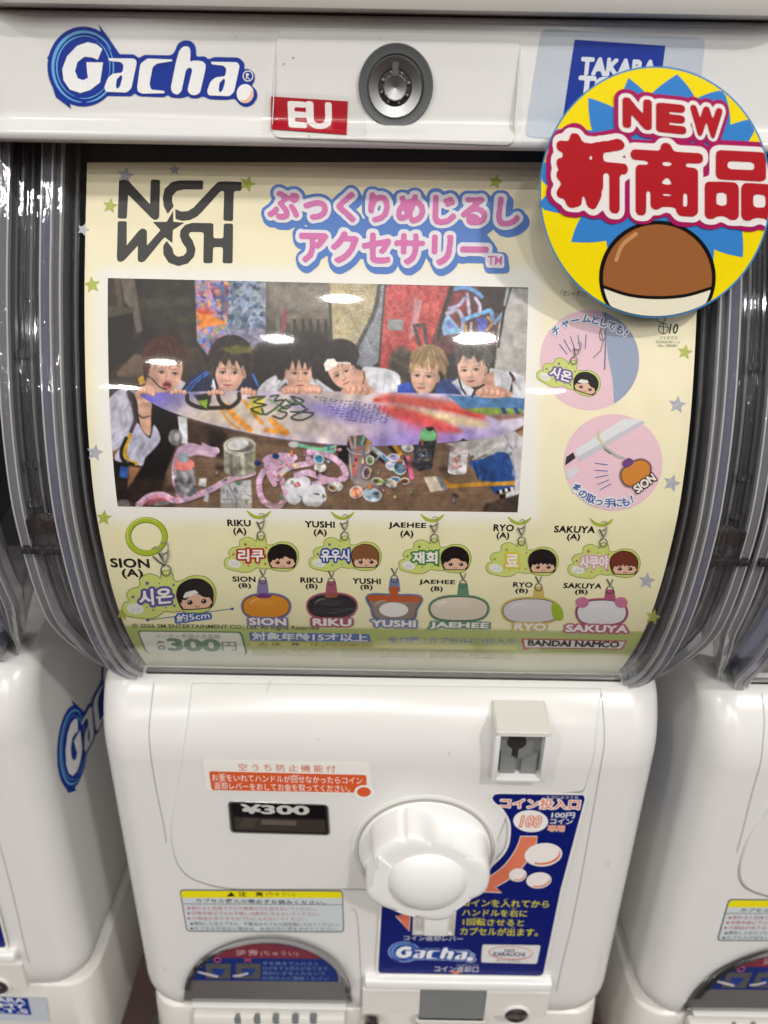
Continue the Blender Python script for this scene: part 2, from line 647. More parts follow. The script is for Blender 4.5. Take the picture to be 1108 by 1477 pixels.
VPX, VPY = 533.0, 3044.0
class Print:
    """one printed piece on a surface: flat shapes given where the photograph shows them, laid on the real surface in thin layers"""
    STEP = 0.00007
    def __init__(self, sheet, base=0.0, cut=0):
        self.sheet, self.base, self.cut = sheet, base, cut
        self.v, self.f, self.m, self.mats = [], [], [], []
        self.n = 0
        self.z = 1
        self.clip = None
    def _mat(self, m):
        if not isinstance(m, bpy.types.Material):
            m = ink(m)
        if m not in self.mats:
            self.mats.append(m)
        return self.mats.index(m)
    def add(self, v, f, mat, layer=None):
        layer = self.z if layer is None else layer
        mi = self._mat(mat)
        v = np.asarray(v, float)
        if self.cut and np.ptp(v[:, 1]) > self.cut * 1.2:
            bm = bmesh.new()
            vv = [bm.verts.new((a, b, 0)) for a, b in v]
            for q in f:
                try:
                    bm.faces.new([vv[i] for i in q])
                except ValueError:
                    pass
            y0, y1 = v[:, 1].min(), v[:, 1].max()
            for k in range(1, int((y1 - y0) / self.cut) + 1):
                bmesh.ops.bisect_plane(bm, geom=bm.verts[:] + bm.edges[:] + bm.faces[:], plane_co=(0, y0 + k * self.cut, 0), plane_no=(0, 1, 0), dist=1e-5)
            bm.verts.index_update()
            v = np.array([q.co[:2] for q in bm.verts])
            f = [tuple(q.index for q in p.verts) for p in bm.faces]
            bm.free()
        if self.clip:
            v = self.clip(v)
        w = self.sheet(v[:, 0], v[:, 1], self.base + layer * self.STEP)
        self.v.append(w)
        self.f += [tuple(i + self.n for i in q) for q in f]
        self.m += [mi] * len(f)
        self.n += len(v)
        return self
    def poly(self, loops, mat, layer=None):
        if np.ndim(loops[0]) == 1:
            loops = [loops]
        v, f = fill(loops)
        return self.add(v, f, mat, layer)
    def text(self, s, box, mat, layer=None, bold=0.0, grow=None, slope=0.017, sp=1.0, lean=True, tf=None, italic=0.0):
        """box = (left, top, right, bottom) of the inked letters in the photograph"""
        bv = glyphs(s, 0.0, sp)[0]
        lo, hi = bbox(bv)
        v, f = outline(s, grow, sp) if grow is not None else glyphs(s, bold, sp)
        if not len(f):
            return self
        u = (v - lo) / (hi - lo)
        if tf is not None:
            return self.add(tf(u), f, mat, layer)
        xl, yt, xr, yb = box
        x = xl + u[:, 0] * (xr - xl) + italic * (u[:, 1] - .5) * (yb - yt)
        dy = (0.5 - u[:, 1]) * (yb - yt)
        y = (yt + yb) / 2 + dy + slope * (x - (xl + xr) / 2)
        if lean:
            x = x + (VPX - x) / (VPY - y) * dy
        return self.add(np.stack([x, y], 1), f, mat, layer)
    def stroke(self, path, w, mat, layer=None, caps=True):
        return self.poly(stroke_loops(path, w, caps), mat, layer)
    def done(self, name, parent, label=None):
        return link(name, np.vstack(self.v), self.f, self.mats, parent, self.m, False, label)

def plate(name, outline_px, sheet, thick, mat, parent, bevel_px=2.0, cut=0, base=0.0, label=None):
    """a plate standing proud of a surface, with a rounded-off rim"""
    loops = np.array(outline_px, float)
    inn = inset(loops, bevel_px)
    mid = inset(loops, bevel_px * 0.3)
    bm = bmesh.new()
    fv, ff = fill([inn])
    vv = [bm.verts.new((a, b, 0)) for a, b in fv]
    for q in ff:
        bm.faces.new([vv[i] for i in q])
    if cut:
        y0, y1 = fv[:, 1].min(), fv[:, 1].max()
        for k in range(1, int((y1 - y0) / cut) + 1):
            bmesh.ops.bisect_plane(bm, geom=bm.verts[:] + bm.edges[:] + bm.faces[:], plane_co=(0, y0 + k * cut, 0), plane_no=(0, 1, 0), dist=1e-5)
    bm.verts.index_update()
    fv = np.array([q.co[:2] for q in bm.verts])
    ff = [tuple(q.index for q in p.verts) for p in bm.faces]
    bm.free()
    vs = [sheet(fv[:, 0], fv[:, 1], base + thick)]
    ns = [sheet.normal(fv[:, 0], fv[:, 1])]
    n = len(fv)
    m = len(loops)
    io, oo = sheet(inn[:, 0], inn[:, 1], base + thick), sheet(loops[:, 0], loops[:, 1], base + thick)
    outw = oo - io
    outw /= np.maximum(np.linalg.norm(outw, axis=1), 1e-9)[:, None]
    for lp, o, k in ((inn, base + thick, 0.0), (mid, base + thick * 0.72, 0.8), (loops, base - 0.0004, 1.6)):
        vs.append(sheet(lp[:, 0], lp[:, 1], o))
        q = sheet.normal(lp[:, 0], lp[:, 1]) + outw * k
        ns.append(q / np.linalg.norm(q, axis=1)[:, None])
    for r in range(2):
        for i in range(m):
            a, b = n + r * m + i, n + r * m + (i + 1) % m
            ff.append((a, b, b + m, a + m))
    V, N = np.vstack(vs), np.vstack(ns)
    out = []
    for q in ff:                                   # wind every face towards the viewer
        g = np.cross(V[q[1]] - V[q[0]], V[q[2]] - V[q[0]])
        out.append(q if g @ N[list(q)].mean(0) > 0 else tuple(reversed(q)))
    return link(name, V, out, mat, parent, None, True, label, normals=N)

def sweep(name, sheet_prof, section, mats, parent, closed=True, smooth=30, narrow=None):
    """section [(x, depth behind the surface)] carried down a side profile; metres for depth, machine units for x"""
    q = sheet_prof
    t = np.gradient(q, axis=0)
    t /= np.linalg.norm(t, axis=1)[:, None]
    nn = np.stack([t[:, 1], -t[:, 0]], 1)
    vs, fs = [], []
    m = len(section)
    for i in range(len(q)):
        for x, b in section:
            xx = x if narrow is None else narrow(x, q[i, 1])
            p = q[i] - nn[i] * b
            vs.append(W(xx, p[0], p[1]))
    for i in range(len(q) - 1):
        for k in range(m if closed else m - 1):
            a, b = i * m + k, i * m + (k + 1) % m
            fs.append((a, b, b + m, a + m))
    if closed:
        fs.append(tuple(range(m)))
        fs.append(tuple(reversed(range((len(q) - 1) * m, len(q) * m))))
    bm = bmesh.new()
    vv = [bm.verts.new(p) for p in vs]
    for f in fs:
        bm.faces.new([vv[i] for i in f])
    return link_bm(name, bm, mats, parent, smooth)
# ---------------------------------------------------------------- the vending machine in the middle
BASE_Z = -4.78
machine = empty('capsule_vending_machine', W(0, 3.3, BASE_Z),
                'white capsule toy machine in the middle with product sheet and EU sticker', 'vending machine', 'capsule machines standing side by side')

def body_levels():
    lv = []
    for h, z in BODY.sub(-2.028, -3.86)[::3]:
        hw = BX - 0.05 * max(0.0, 1 - (-2.028 - z) / 0.10) ** 2
        lv.append((z, hw, h))
    R2 = 0.22
    for k in range(0, 9):
        a = math.pi / 2 * k / 8
        z = -3.90 - R2 * math.sin(a)
        lv.append((z, BX - R2 * (1 - math.cos(a)) * 0.8, 2.47 + 0.07 * (1 - math.cos(a))))
    return lv
v, f = loft(body_levels(), 4.3, BR, 12)
link('housing', v, f, WHITE, machine, None, 30)
v, f = loft([(-3.95, 1.06, 2.72), (-4.085, 1.12, 2.62), (-4.105, 1.17, 2.535), (-4.125, 1.19, 2.512), (-4.16, 1.195, 2.505), (-4.74, 1.21, 2.49), (-4.78, 1.20, 2.51)], 4.3, 0.15, 10)
link('plinth', v, f, WHITE_OLD, machine, None, 30)
hl = [(z, 1.30, h) for h, z in HEAD.sub(0.322, -0.0165)[::3]]
hl = [(0.328, 1.285, hl[0][2] + 0.012)] + hl + [(-0.018, 1.28, 2.60), (-0.010, 1.27, 2.70)]
v, f = loft(hl, 4.3, 0.16, 12)
link('header', v, f, WHITE, machine, None, 40)
bm = bmesh.new()
box(bm, -1.18, 1.18, 3.6, 4.28, -2.6, 0.0)
box(bm, -1.20, 1.20, 2.95, 4.28, -0.006, 0.02)
box(bm, -1.20, 1.20, 2.83, 2.96, -.16, -0.012)
link_bm('back_shell', bm, DARKGREY, machine)

# clear cover: bowed front sheet, rounded rims, stepped sides with ribs
CP = SHEET.sub(0.06, -2.045, COVER_OFF, 90)
def narrow(x, z):
    s = min(1.0, max(0.0, (-1.62 - z) / 0.42))
    s = s * s * (3 - 2 * s)
    e = min(1.0, max(0.0, (-1.93 - z) / 0.11))
    a = abs(x)
    if a > 1.115:
        a = 1.115 + (a - 1.115) * (1 - 0.62 * s)
    a *= 1 - 0.035 * e * e
    return math.copysign(a, x)
XC = 0.008
cover = sweep('clear_cover', CP, [(-1.06 + XC, 0.0), (1.06 + XC, 0.0)], CLEAR, machine, False, 30, narrow)
def rounded(x0, x1, b0, b1, r=0.3, n=4):
    pts = round_poly([(x0, b0), (x1, b0), (x1, b1), (x0, b1)], min(x1 - x0, b1 - b0) * r, n)
    return [tuple(p) for p in pts]
for s in (-1, 1):
    def sec(*a, **k):
        return [(s * x + XC, b) for x, b in rounded(*a, **k)]
    sweep('cover_rim', CP, sec(1.058, 1.082, -0.016, 0.13), GLASS_MILK, cover, True, 45, narrow)
    sweep('cover_rim', CP, sec(1.084, 1.118, -0.030, 0.11), GLASS_BLUE, cover, True, 45, narrow)
    sweep('cover_side', CP, [(s * x + XC, b) for x, b in ((1.119, .085), (1.238, .05), (1.24, .062), (1.119, .097))], CLEAR_LIFT, cover, True, 20, narrow)
    for x, b, w, g in ((1.150, .062, .013, GLASS_MILK), (1.129, .066, .007, GLASS), (1.168, .060, .006, GLASS), (1.185, .056, .009, GLASS_MILK), (1.198, .05, .005, GLASS), (1.214, .044, .014, GLASS), (1.034, .045, .008, GLASS_MILK), (1.046, .05, .006, GLASS)):  # some of these thin ribs are added for light streaks
        sweep('cover_rib', CP, sec(x - w / 2, x + w / 2, b - w * .7, b + w * .9, r=.45), g, cover, True, 60, narrow)
    CPo = CP if s < 0 else CP
    sweep('cover_edge', CPo, sec(1.238, 1.272, 0.005, 0.11, r=.42), GLASS_MILK, cover, True, 50, narrow)
    for x, b in ((1.0585, -.018), (1.0835, -.030), (1.1185, -.026), (1.2395, .006), (1.2715, .008)):
        sweep('cover_highlight', CP, sec(x - .0028, x + .0028, b - .006, b + .012, r=.45), GLASS_HIGHLIGHT, cover, True, 60, narrow)  # pale beads added as highlight lines along the rim edges
    sweep('cover_wall', CP, [(s * x + XC, b) for x, b in ((1.262, .11), (1.222, .62), (1.212, .62), (1.250, .11))], CLEAR_LIFT, cover, True, 20, narrow)
    # moulded tab where the side flange ends
    zt = -1.27
    q = SHEET.sub(zt + 0.085, zt - 0.02, COVER_OFF, 6)
    sweep('cover_tab', q, sec(1.13, 1.235, -0.005, 0.06, r=.2), GLASS, cover, True, 40)
    q2 = SHEET.sub(zt - 0.02, zt - 0.045, COVER_OFF, 4)
    sweep('cover_tab', q2, sec(1.12, 1.268, -0.02, 0.10, r=.2), GLASS, cover, True, 40)
    # bumps on the outer edge
    for z in (-0.62, -0.98, -1.12):
        q3 = SHEET.sub(z, z - 0.03, COVER_OFF, 4)
        sweep('cover_tab', q3, sec(1.19, 1.225, 0.02, 0.05, r=.3), GLASS, cover, True, 40)
bm = bmesh.new()
box(bm, -1.0, 1.02, 2.642, 2.668, -2.064, -2.036, 0.003)
link_bm('cover_seam', bm, DARK, cover)
bm = bmesh.new()
box(bm, -1.03, 1.05, 2.69, 2.74, -2.033, -1.99, 0.006)
link_bm('cover_ledge', bm, GLASS, cover)
sweep('capsule_bin', SHEET.sub(0.06, -1.60, 0, 50), [(-1.09, .34), (1.09, .34), (1.09, .8), (-1.09, .8)], DARKGREY, machine, True, 30)

# ---------------------------------------------------------------- header fittings
plate('lock_plate', round_poly([(399, 40), (752, 51.5), (743, 211), (391, 199)], [17, 17, 17, 17]), HEAD, 0.0007, WHITE, machine, 1.6, cut=2)
lx, lh, lz = unproj(571, 125, HEAD)
PLH = lh
lock = None
lh -= .019
bm = bmesh.new()
lathe(bm, lx, lz, [(.110, lh + .03), (.110, lh), (.107, lh - .004), (.102, lh - .003), (.094, lh - .0015), (.084, lh - .001), (.080, lh + .004)], 72)
lock = link_bm('lock', bm, COLLAR, machine, 40)
bm = bmesh.new()
lathe(bm, lx - .002, lz - .004, [(.081, lh + .02), (.081, lh - .004), (.078, lh - .008), (.050, lh - .001), (.048, lh + .004)], 26)
link_bm('lock_ring', bm, DARKSTEEL, lock, 8)
bm = bmesh.new()
lathe(bm, lx - .002, lz - .004, [(.0475, lh + .02), (.0475, lh + .0025), (.044, lh + .002)], 40)
link_bm('lock_gap', bm, DARK, lock, 40)
bm = bmesh.new()
lathe(bm, lx - .002, lz - .004, [(.036, lh + .02), (.036, lh - .012), (.033, lh - .015), (.001, lh - .009)], 12)
for k in range(8):
    a = k * math.pi / 4 + .3
    box(bm, lx - .002 + .041 * math.cos(a) - .004, lx - .002 + .041 * math.cos(a) + .004, lh - .006, lh + .01, lz - .004 + .041 * math.sin(a) - .004, lz - .004 + .041 * math.sin(a) + .004, .0015)
link_bm('lock_core', bm, DARKSTEEL, lock, 8)
bm = bmesh.new()
box(bm, lx - .011, lx + .007, lh - .0165, lh + .01, lz + .026, lz + .058)
link_bm('key_notch', bm, COLLAR, lock)

# ---------------------------------------------------------------- front of the body
# raised centre panel and the seams around it
outl = [(281, 972), (269, 1010), (266, 1045), (272, 1082)]
plate('front_panel', round_poly([(276, 984), (268, 1052), (243, 1204), (258, 1263), (318, 1284), (520, 1284), (640, 1290), (705, 1250), (742, 1150), (843, 1143), (858, 1090), (868, 1000), (868, 992)],
      [6, 30, 40, 40, 40, 20, 40, 40, 30, 8, 10, 6, 6]), BODY, 0.0011, WHITE, machine, 3.0, cut=3)
for path in ([(222, 985), (218, 1020), (215, 1062), (222, 1120), (236, 1190), (240, 1215)],
             [(868, 1000), (872, 1062), (866, 1110), (832, 1300), (809, 1400), (803, 1430)],
             [(520, 1470), (520, 1425)], [(524, 1470), (516, 1330), (507, 1310)],
             ):
    seam = Print(BODY, 0.00012, cut=4)
    seam.stroke(smooth_path(path, 8), 1.25, GROOVE)
    seam.done('panel_seam', machine)

def plane(h):
    return Sheet([(h, 0.6), (h, -1.0), (h, -2.5), (h, -4.9)], smooth=False)

# coin slot: hooded box with a framed recess
PH = 2.398
pc = plane(PH)
x0, _, zt = unproj(716, 1055, pc)
x1, _, _ = unproj(796, 1058, pc)
_, _, zb = unproj(752, 1129, pc)
bm = bmesh.new()
prof = [(PH, zt), (PH, zt - .030), (2.53, zt - .030), (2.70, zt - .03), (2.70, -2.080), (2.63, -2.095)]
L = [bm.verts.new(W(x0, h, z)) for h, z in prof]
Rr = [bm.verts.new(W(x1, h, z)) for h, z in prof]
bm.faces.new(L)
bm.faces.new(list(reversed(Rr)))
for i in range(len(prof)):
    j = (i + 1) % len(prof)
    bm.faces.new((L[i], Rr[i], Rr[j], L[j]))
bmesh.ops.bevel(bm, geom=[e for e in bm.edges], offset=.006 * U, segments=2, affect='EDGES')
slot = link_bm('coin_slot', bm, WHITE_OLD, machine, 35)
bm = bmesh.new()
fw = .022
box(bm, x0, x0 + fw, PH, 2.60, zb, zt - .028, .004)
box(bm, x1 - fw, x1, PH, 2.60, zb, zt - .028, .004)
box(bm, x0 + fw - .004, x1 - fw + .004, PH + .001, 2.60, zb, zb + fw * .8, .004)
link_bm('slot_frame', bm, WHITE, slot)
bm = bmesh.new()
box(bm, x0 + fw - .003, x1 - fw + .003, 2.452, 2.60, zb + .01, zt - .02)
xm = (x0 + x1) / 2
for s in (-1, 1):
    q = [(xm + s * (x1 - x0) * .34, zb + .02), (xm + s * .012, zb + .02), (xm + s * .012, zb + .09), (xm + s * (x1 - x0) * .34, zb + .13)]
    a = [bm.verts.new(W(x, 2.430, z)) for x, z in q]
    b = [bm.verts.new(W(x, 2.455, z)) for x, z in q]
    bm.faces.new(a)
    for i in range(4):
        bm.faces.new((a[i], a[(i + 1) % 4], b[(i + 1) % 4], b[i]))
link_bm('slot_plate', bm, GREY, slot)
bm = bmesh.new()
lathe(bm, xm - .012, zt - .100, [(.040, 2.47), (.040, 2.4500), (.034, 2.4495)], 32)
box(bm, xm - .028, xm - .002, 2.4490, 2.47, zb + .085, zt - .1)
link_bm('slot_opening', bm, DARK, slot)

# price window
wp = plate('price_window', round_poly([(328, 1155), (474, 1160), (477, 1206), (332, 1202)], 7), BODY, 0.0010, SMOKE, machine, 3.0, base=0.0011)

# turning knob
kx, kh, kz = unproj(612, 1222)
KR = 0.306
bm = bmesh.new()
lathe(bm, kx, kz, [(KR + .024, BH + .01), (KR + .022, BH - .014), (KR + .010, BH - .017), (KR + .005, BH - .004), (KR - .004, BH - .004)], 96)
knob_base = link_bm('knob_base', bm, WHITE, machine, 40)
bm = bmesh.new()
lathe(bm, kx, kz, [(.3035, BH + .01), (.3035, BH - .0175), (.2985, BH - .0175)], 96)  # dark ring put in as the shade of the knob groove
link_bm('knob_gap_shade', bm, GROOVE, machine, 40)
bm = bmesh.new()
def lobes(a, i):
    deep = (0, 0, 0, 1, 1, 1, 1, .9, .6, .25, 0, 0)[min(i, 11)]
    w = 0.0
    for c, wd, dp in ((64, 28, .34), (174, 19, .27), (-40, 18, .28), (-112, 28, .22), (112, 3, .035)):
        d = (math.degrees(a) - c + 180) % 360 - 180
        w += dp * math.exp(-abs(d / wd) ** 3.2)
    return 1 - deep * w
prof = [(.296, BH), (.296, BH - .019), (.292, BH - .024), (.288, BH - .025), (.284, BH - .06), (.281, BH - .11), (.277, BH - .155), (.272, BH - .168), (.262, BH - .176), (.240, BH - .181), (.205, BH - .183), (.172, BH - .182)]
lathe(bm, kx, kz, prof, 240, shape=lobes)
knob = link_bm('knob', bm, WHITE_KNOB, machine, 60)
bm = bmesh.new()
lathe(bm, kx + .006, kz, [(.170, BH - .175), (.169, BH - .184), (.160, BH - .196), (.138, BH - .214), (.10, BH - .230), (.05, BH - .239), (.01, BH - .241)], 64)
link_bm('knob_cap', bm, WHITE_KNOB, knob, 60)
bm = bmesh.new()
ax, az = kx - .195, kz + .120
tri = [(ax - .012, az + .03), (ax - .012, az - .03), (ax + .045, az - .028)]
A = [bm.verts.new(W(x, BH - .189, z)) for x, z in tri]
B = [bm.verts.new(W(x, BH - .170, z)) for x, z in tri]
bm.faces.new(A)
for i in range(3):
    bm.faces.new((A[i], A[(i + 1) % 3], B[(i + 1) % 3], B[i]))
link_bm('knob_pointer', bm, WHITE_KNOB, knob)

# coin return lever below the knob
bm = bmesh.new()
p0 = plane(2.455)
ax0, _, az0 = unproj(597, 1300, p0)
ax1, _, _ = unproj(659, 1303, p0)
_, _, az1 = unproj(628, 1347, p0)
t_ = .013
box(bm, ax0, ax1, 2.4555, 2.49, az1, az0 + .1)
box(bm, ax0, ax0 + t_, 2.448, 2.47, az1, az0 + .1, .003)
box(bm, ax1 - t_, ax1, 2.448, 2.47, az1, az0 + .1, .003)
box(bm, ax0, ax1, 2.448, 2.47, az1 - .004, az1 + t_, .003)
lev = link_bm('return_lever', bm, WHITE_OLD, machine)
bm = bmesh.new()
box(bm, ax0 + .045, ax1 - .035, 2.40, 2.47, az1 + .052, az0 + .06, .014, 3)
link_bm('lever_tongue', bm, WHITE_KNOB, lev)

# capsule chute: arched smoky flap above a white tray
arch = np.vstack([ellipse(386, 1437, 121, 83, 40, 0.6, 180, 360), [(508, 1449), (265, 1447)]])
v_ = plate('chute_flap', arch, BODY, 0.0030, SMOKE, machine, 8.0)
bm = bmesh.new()
pc2 = plane(2.445)
x0, _, zt2 = unproj(276, 1449, pc2)
x1, _, _ = unproj(500, 1452, pc2)
box(bm, x0, x1, 2.435, 2.48, zt2 - .022, zt2, .006)
link_bm('flap_lip', bm, WHITE, machine)
bm = bmesh.new()
x0, _, zt3 = unproj(280, 1458, BODY)
x1, _, _ = unproj(498, 1462, BODY)
box(bm, x0, x1, 2.440, 2.50, -4.30, zt3, .012)
tray = link_bm('chute_tray', bm, WHITE_OLD, machine)
bm = bmesh.new()
for cx in (343, 371, 398, 426, 452):
    x, _, z = unproj(cx, 1471, plane(2.44))
    r = bmesh.ops.create_cube(bm, size=1)
    bmesh.ops.bevel(bm, geom=list(set(e for q in r['verts'] for e in q.link_edges)), offset=.3, segments=3, affect='EDGES')
    bm.verts.ensure_lookup_table()
bm.free()
bm = bmesh.new()
for cx in (343, 371, 398, 426, 452):
    x, _, z = unproj(cx, 1472, plane(2.44))
    lathe(bm, x, z, [(.014, 2.46), (.014, 2.4388), (.012, 2.4384)], 20, shape=lambda a, i: 1 + 1.1 * abs(math.sin(a)))
link_bm('tray_slot', bm, GREY, tray)

# coin return box
bm = bmesh.new()
pr = plane(2.43)
x0, _, z0 = unproj(526, 1414, pr)
x1, _, _ = unproj(797, 1420, pr)
_, _, z1 = unproj(660, 1428, pr)
box(bm, x0, x1, 2.425, 2.49, z1, z0, .010, 3)
ret = link_bm('return_ridge', bm, WHITE_KNOB, machine)
pl = plane(2.462)
bx0, _, bz0 = unproj(523, 1427, pl)
bx1, _, _ = unproj(794, 1427, pl)
ox0, _, oz0 = unproj(606, 1430, pl)
ox1, _, _ = unproj(702, 1432, pl)
_, _, oz1 = unproj(655, 1470, pl)
bm = bmesh.new()
box(bm, bx0, ox0, 2.455, 2.55, -4.06, bz0)
box(bm, ox1, bx1, 2.455, 2.55, -4.06, bz0)
box(bm, ox0, ox1, 2.455, 2.55, -4.20, oz1)
box(bm, ox0 - .012, ox1 + .012, 2.450, 2.47, oz1 - .018, oz1, .004)
rb = link_bm('return_box', bm, WHITE_OLD, machine)
bm = bmesh.new()
box(bm, ox0, ox1, 2.464, 2.49, oz1, bz0)
link_bm('return_opening', bm, GREY, rb)
x, _, z = unproj(744, 1461, pl)
bm = bmesh.new()
lathe(bm, x, z, [(.072, 2.47), (.072, 2.448), (.064, 2.444), (.060, 2.452)], 48)
lk = link_bm('lock_collar', bm, WHITE, rb, 40)
bm = bmesh.new()
lathe(bm, x, z, [(.057, 2.47), (.057, 2.446), (.050, 2.441), (.030, 2.447), (.012, 2.443)], 32)
link_bm('box_lock', bm, CHROME, rb, 25)
x, _, z = unproj(536, 1474, pl)
bm = bmesh.new()
lathe(bm, x, z, [(.040, 2.47), (.040, 2.440), (.03, 2.434), (.012, 2.436)], 16)
link_bm('tray_screw', bm, CHROME, rb, 25)
# ---------------------------------------------------------------- printing on the machine itself
NAVY = (4, 46, 146)
def cropmap(x0, y0, s):
    return lambda p: np.asarray(p, float) / s + np.array([x0, y0])

def toy_logo(P, mp, blue, pale, white, peach, rim=None, lay=0):
    """the swirl logo; traced outline, mp carries it to its place"""
    def pl(p, c, l, smooth=False):
        P.poly([mp(smooth_loop(p, 5) if smooth else np.array(p, float))], c, lay + l)
    ring = ellipse(228, 247, 168, 188, 60)
    outl = round_poly([(330, 188), (470, 190), (490, 210), (512, 192), (640, 195), (658, 180), (672, 140), (700, 123), (738, 127), (758, 152), (760, 202),
                       (800, 198), (818, 215), (842, 202), (962, 205), (988, 232), (986, 262), (1003, 256), (1036, 280), (1034, 318), (1020, 335), (1046, 362), (1048, 395), (1025, 428), (992, 440),
                       (960, 425), (942, 397), (905, 405), (822, 402), (790, 386), (768, 398), (735, 397), (722, 386), (690, 397), (642, 394), (626, 380), (610, 392), (490, 388),
                       (470, 372), (455, 388), (300, 385)], 14, 3)
    if rim is not None:
        pl(inset(outl, -14), rim, 0)
        pl(ellipse(228, 247, 184, 205, 60), rim, 0.5)
    pl(outl, blue, 1)
    pl(ring, blue, 2)
    pl([(300, 48), (345, 108), (402, 192), (380, 260), (330, 150)], blue, 3)
    pl([(58, 208), (92, 150), (140, 110), (100, 235)], blue, 3)
    pl([(172, 446), (100, 392), (80, 330), (160, 400)], blue, 3)
    for rx, ry, a0, a1, w in ((146, 166, 95, 330, 15), (128, 146, 110, 300, 7), (139, 157, -40, 40, 6), (122, 140, -60, 20, 5), (146, 166, 20, 85, 9), (128, 148, 40, 100, 5)):
        e = ellipse(232, 250, rx, ry, 40, 0, a0, a1 - 0.01)
        ww = w * np.sin(np.linspace(0.25, math.pi - 0.25, len(e)))
        P.poly([mp(stroke_loops(e, ww, False))], pale, lay + 4)
    pl([(318, 165), (290, 142), (250, 133), (200, 150), (152, 200), (130, 260), (136, 312), (165, 355), (215, 372), (262, 358), (308, 322), (322, 228),
        (243, 227), (248, 283), (252, 300), (228, 312), (203, 303), (190, 268), (202, 226), (235, 201), (270, 205), (297, 216)], white, 5)
    def a_(dx, dy):
        o = np.array([dx, dy])
        outer = round_poly([(345, 208), (470, 210), (481, 226), (455, 350), (433, 370), (334, 366), (327, 346), (345, 300), (368, 281), (413, 276), (419, 240), (405, 226), (350, 221)], 10, 3) + o
        hole = round_poly([(386, 308), (408, 285), (413, 300), (402, 340), (388, 354), (382, 340)], 5, 3)[::-1] + o
        P.poly([mp(outer), mp(hole)], white, lay + 5)
    a_(0, 0)
    a_(483, 17)
    pl(round_poly([(497, 235), (530, 210), (645, 214), (649, 222), (575, 234), (555, 250), (540, 330), (548, 356), (610, 362), (612, 373), (505, 375), (485, 365), (482, 345)], 8, 3), white, 5)
    pl(round_poly([(680, 172), (700, 152), (724, 153), (733, 170), (731, 226), (745, 219), (790, 222), (806, 240), (800, 275), (778, 370), (758, 383), (733, 380), (718, 360),
                   (742, 262), (730, 250), (712, 262), (690, 365), (672, 381), (650, 373), (640, 350), (665, 225)], 10, 3), white, 5)
    pl(ellipse(990, 375, 40, 45, 36), white, 5)
    cr = np.vstack([ellipse(990, 375, 39, 44, 20, 0, -15, 110), ellipse(978, 362, 38, 44, 20, 0, 110, -5)])
    pl(cr, peach, 6)
    P.stroke(mp(ellipse(1003, 292, 23, 24, 24, 0, 0, 359)), 2.2 * np.mean(np.abs(mp([(1, 1)]) - mp([(0, 0)]))) * 2, white, lay + 5, False)
    P.stroke(mp([(996, 306), (996, 278), (1009, 280), (1009, 290), (997, 293), (1010, 307)]), 2.0 * np.mean(np.abs(mp([(1, 1)]) - mp([(0, 0)]))) * 2, white, lay + 5)

PEACH, PALE, PWHITE = (236, 190, 165), (104, 170, 222), (236, 236, 236)
P = Print(HEAD, 0.0001, cut=2.5)
toy_logo(P, cropmap(50, 20, 3.2588), NAVY, PALE, PWHITE, PEACH)
P.done('swirl_logo', machine)

P = Print(HEAD, 0.0001, cut=2.5)
P.poly(round_poly([(781, 41), (1018, 55), (1000, 216), (757, 197)], 12), ink((188, 195, 204), 0.25), 1)
P.poly([(829, 57), (960, 66), (944, 186), (811, 176)], NAVY, 2)
P.text('TAKARA', (839, 86, 946, 109), (215, 218, 226), 3, grow=.055, slope=.05)
P.text('TOMY', (836, 113, 938, 137), (215, 218, 226), 3, grow=.06, slope=.05)
P.text('A.R.T.S', (832, 143, 930, 164), (215, 218, 226), 3, grow=.055, slope=.05)
P.done('maker_sign', machine)

P = Print(HEAD, 0.0010, cut=2.5)
P.poly([(391, 139), (502, 146), (500, 194), (391, 186)], ink((172, 14, 36), 0.3), 1)
P.text('EU', (417.5, 149, 476.5, 183.5), (236, 232, 230), 2, grow=.045, slope=.055)
P.done('region_sticker', machine)
P = Print(HEAD, 0.00125, cut=2.5)
P.poly([(384, 132), (526, 140), (530, 203), (376, 194)], FILM, 1)
P.done('clear_tape', machine)
for x, y, r in ((409, 92, 1.2), (423, 83, 1.3), (549, 55, .8), (690, 211, 1.0), (528, 140, 1.2), (446, 196, .9), (340, 53, .9), (336, 47, .8), (527, 190, .8)):
    P = Print(HEAD, 0.0009)
    P.poly(ellipse(x, y, r, r * .8, 8), (120, 112, 102), 1)
    P.done('dirt_speck', machine)

for path, w in (([(385, 1000), (387, 990), (391, 982)], .7), ([(647, 1084), (649, 1090)], .8), ([(455, 1065), (462, 1068)], .6), ([(880, 1240), (877, 1250)], .6), ([(236, 1395), (240, 1402)], .7)):
    P = Print(BODY, 0.0013, cut=3)
    P.stroke(path, w, (176, 170, 160), 1)
    P.done('scuff_mark', machine)

class Wall:
    """outer side wall of the body: logo units -> wall"""
    def __init__(self, x, h0, z0, k):
        self.a = (x, h0, z0, k)
    def __call__(self, px, py, off=0.0):
        x, h0, z0, k = self.a
        return np.stack([np.full(np.shape(px), x * U + off), (h0 + (np.asarray(px) - 228) * k) * U, EYE + (z0 - (np.asarray(py) - 247) * k * 1.1) * U], -1)
P = Print(Wall(BX, 2.81, -2.72, .00105), 0.0003)
toy_logo(P, lambda p: np.asarray(p, float), NAVY, PALE, PWHITE, PEACH)
P.done('side_logo', machine)

FB = 0.0013
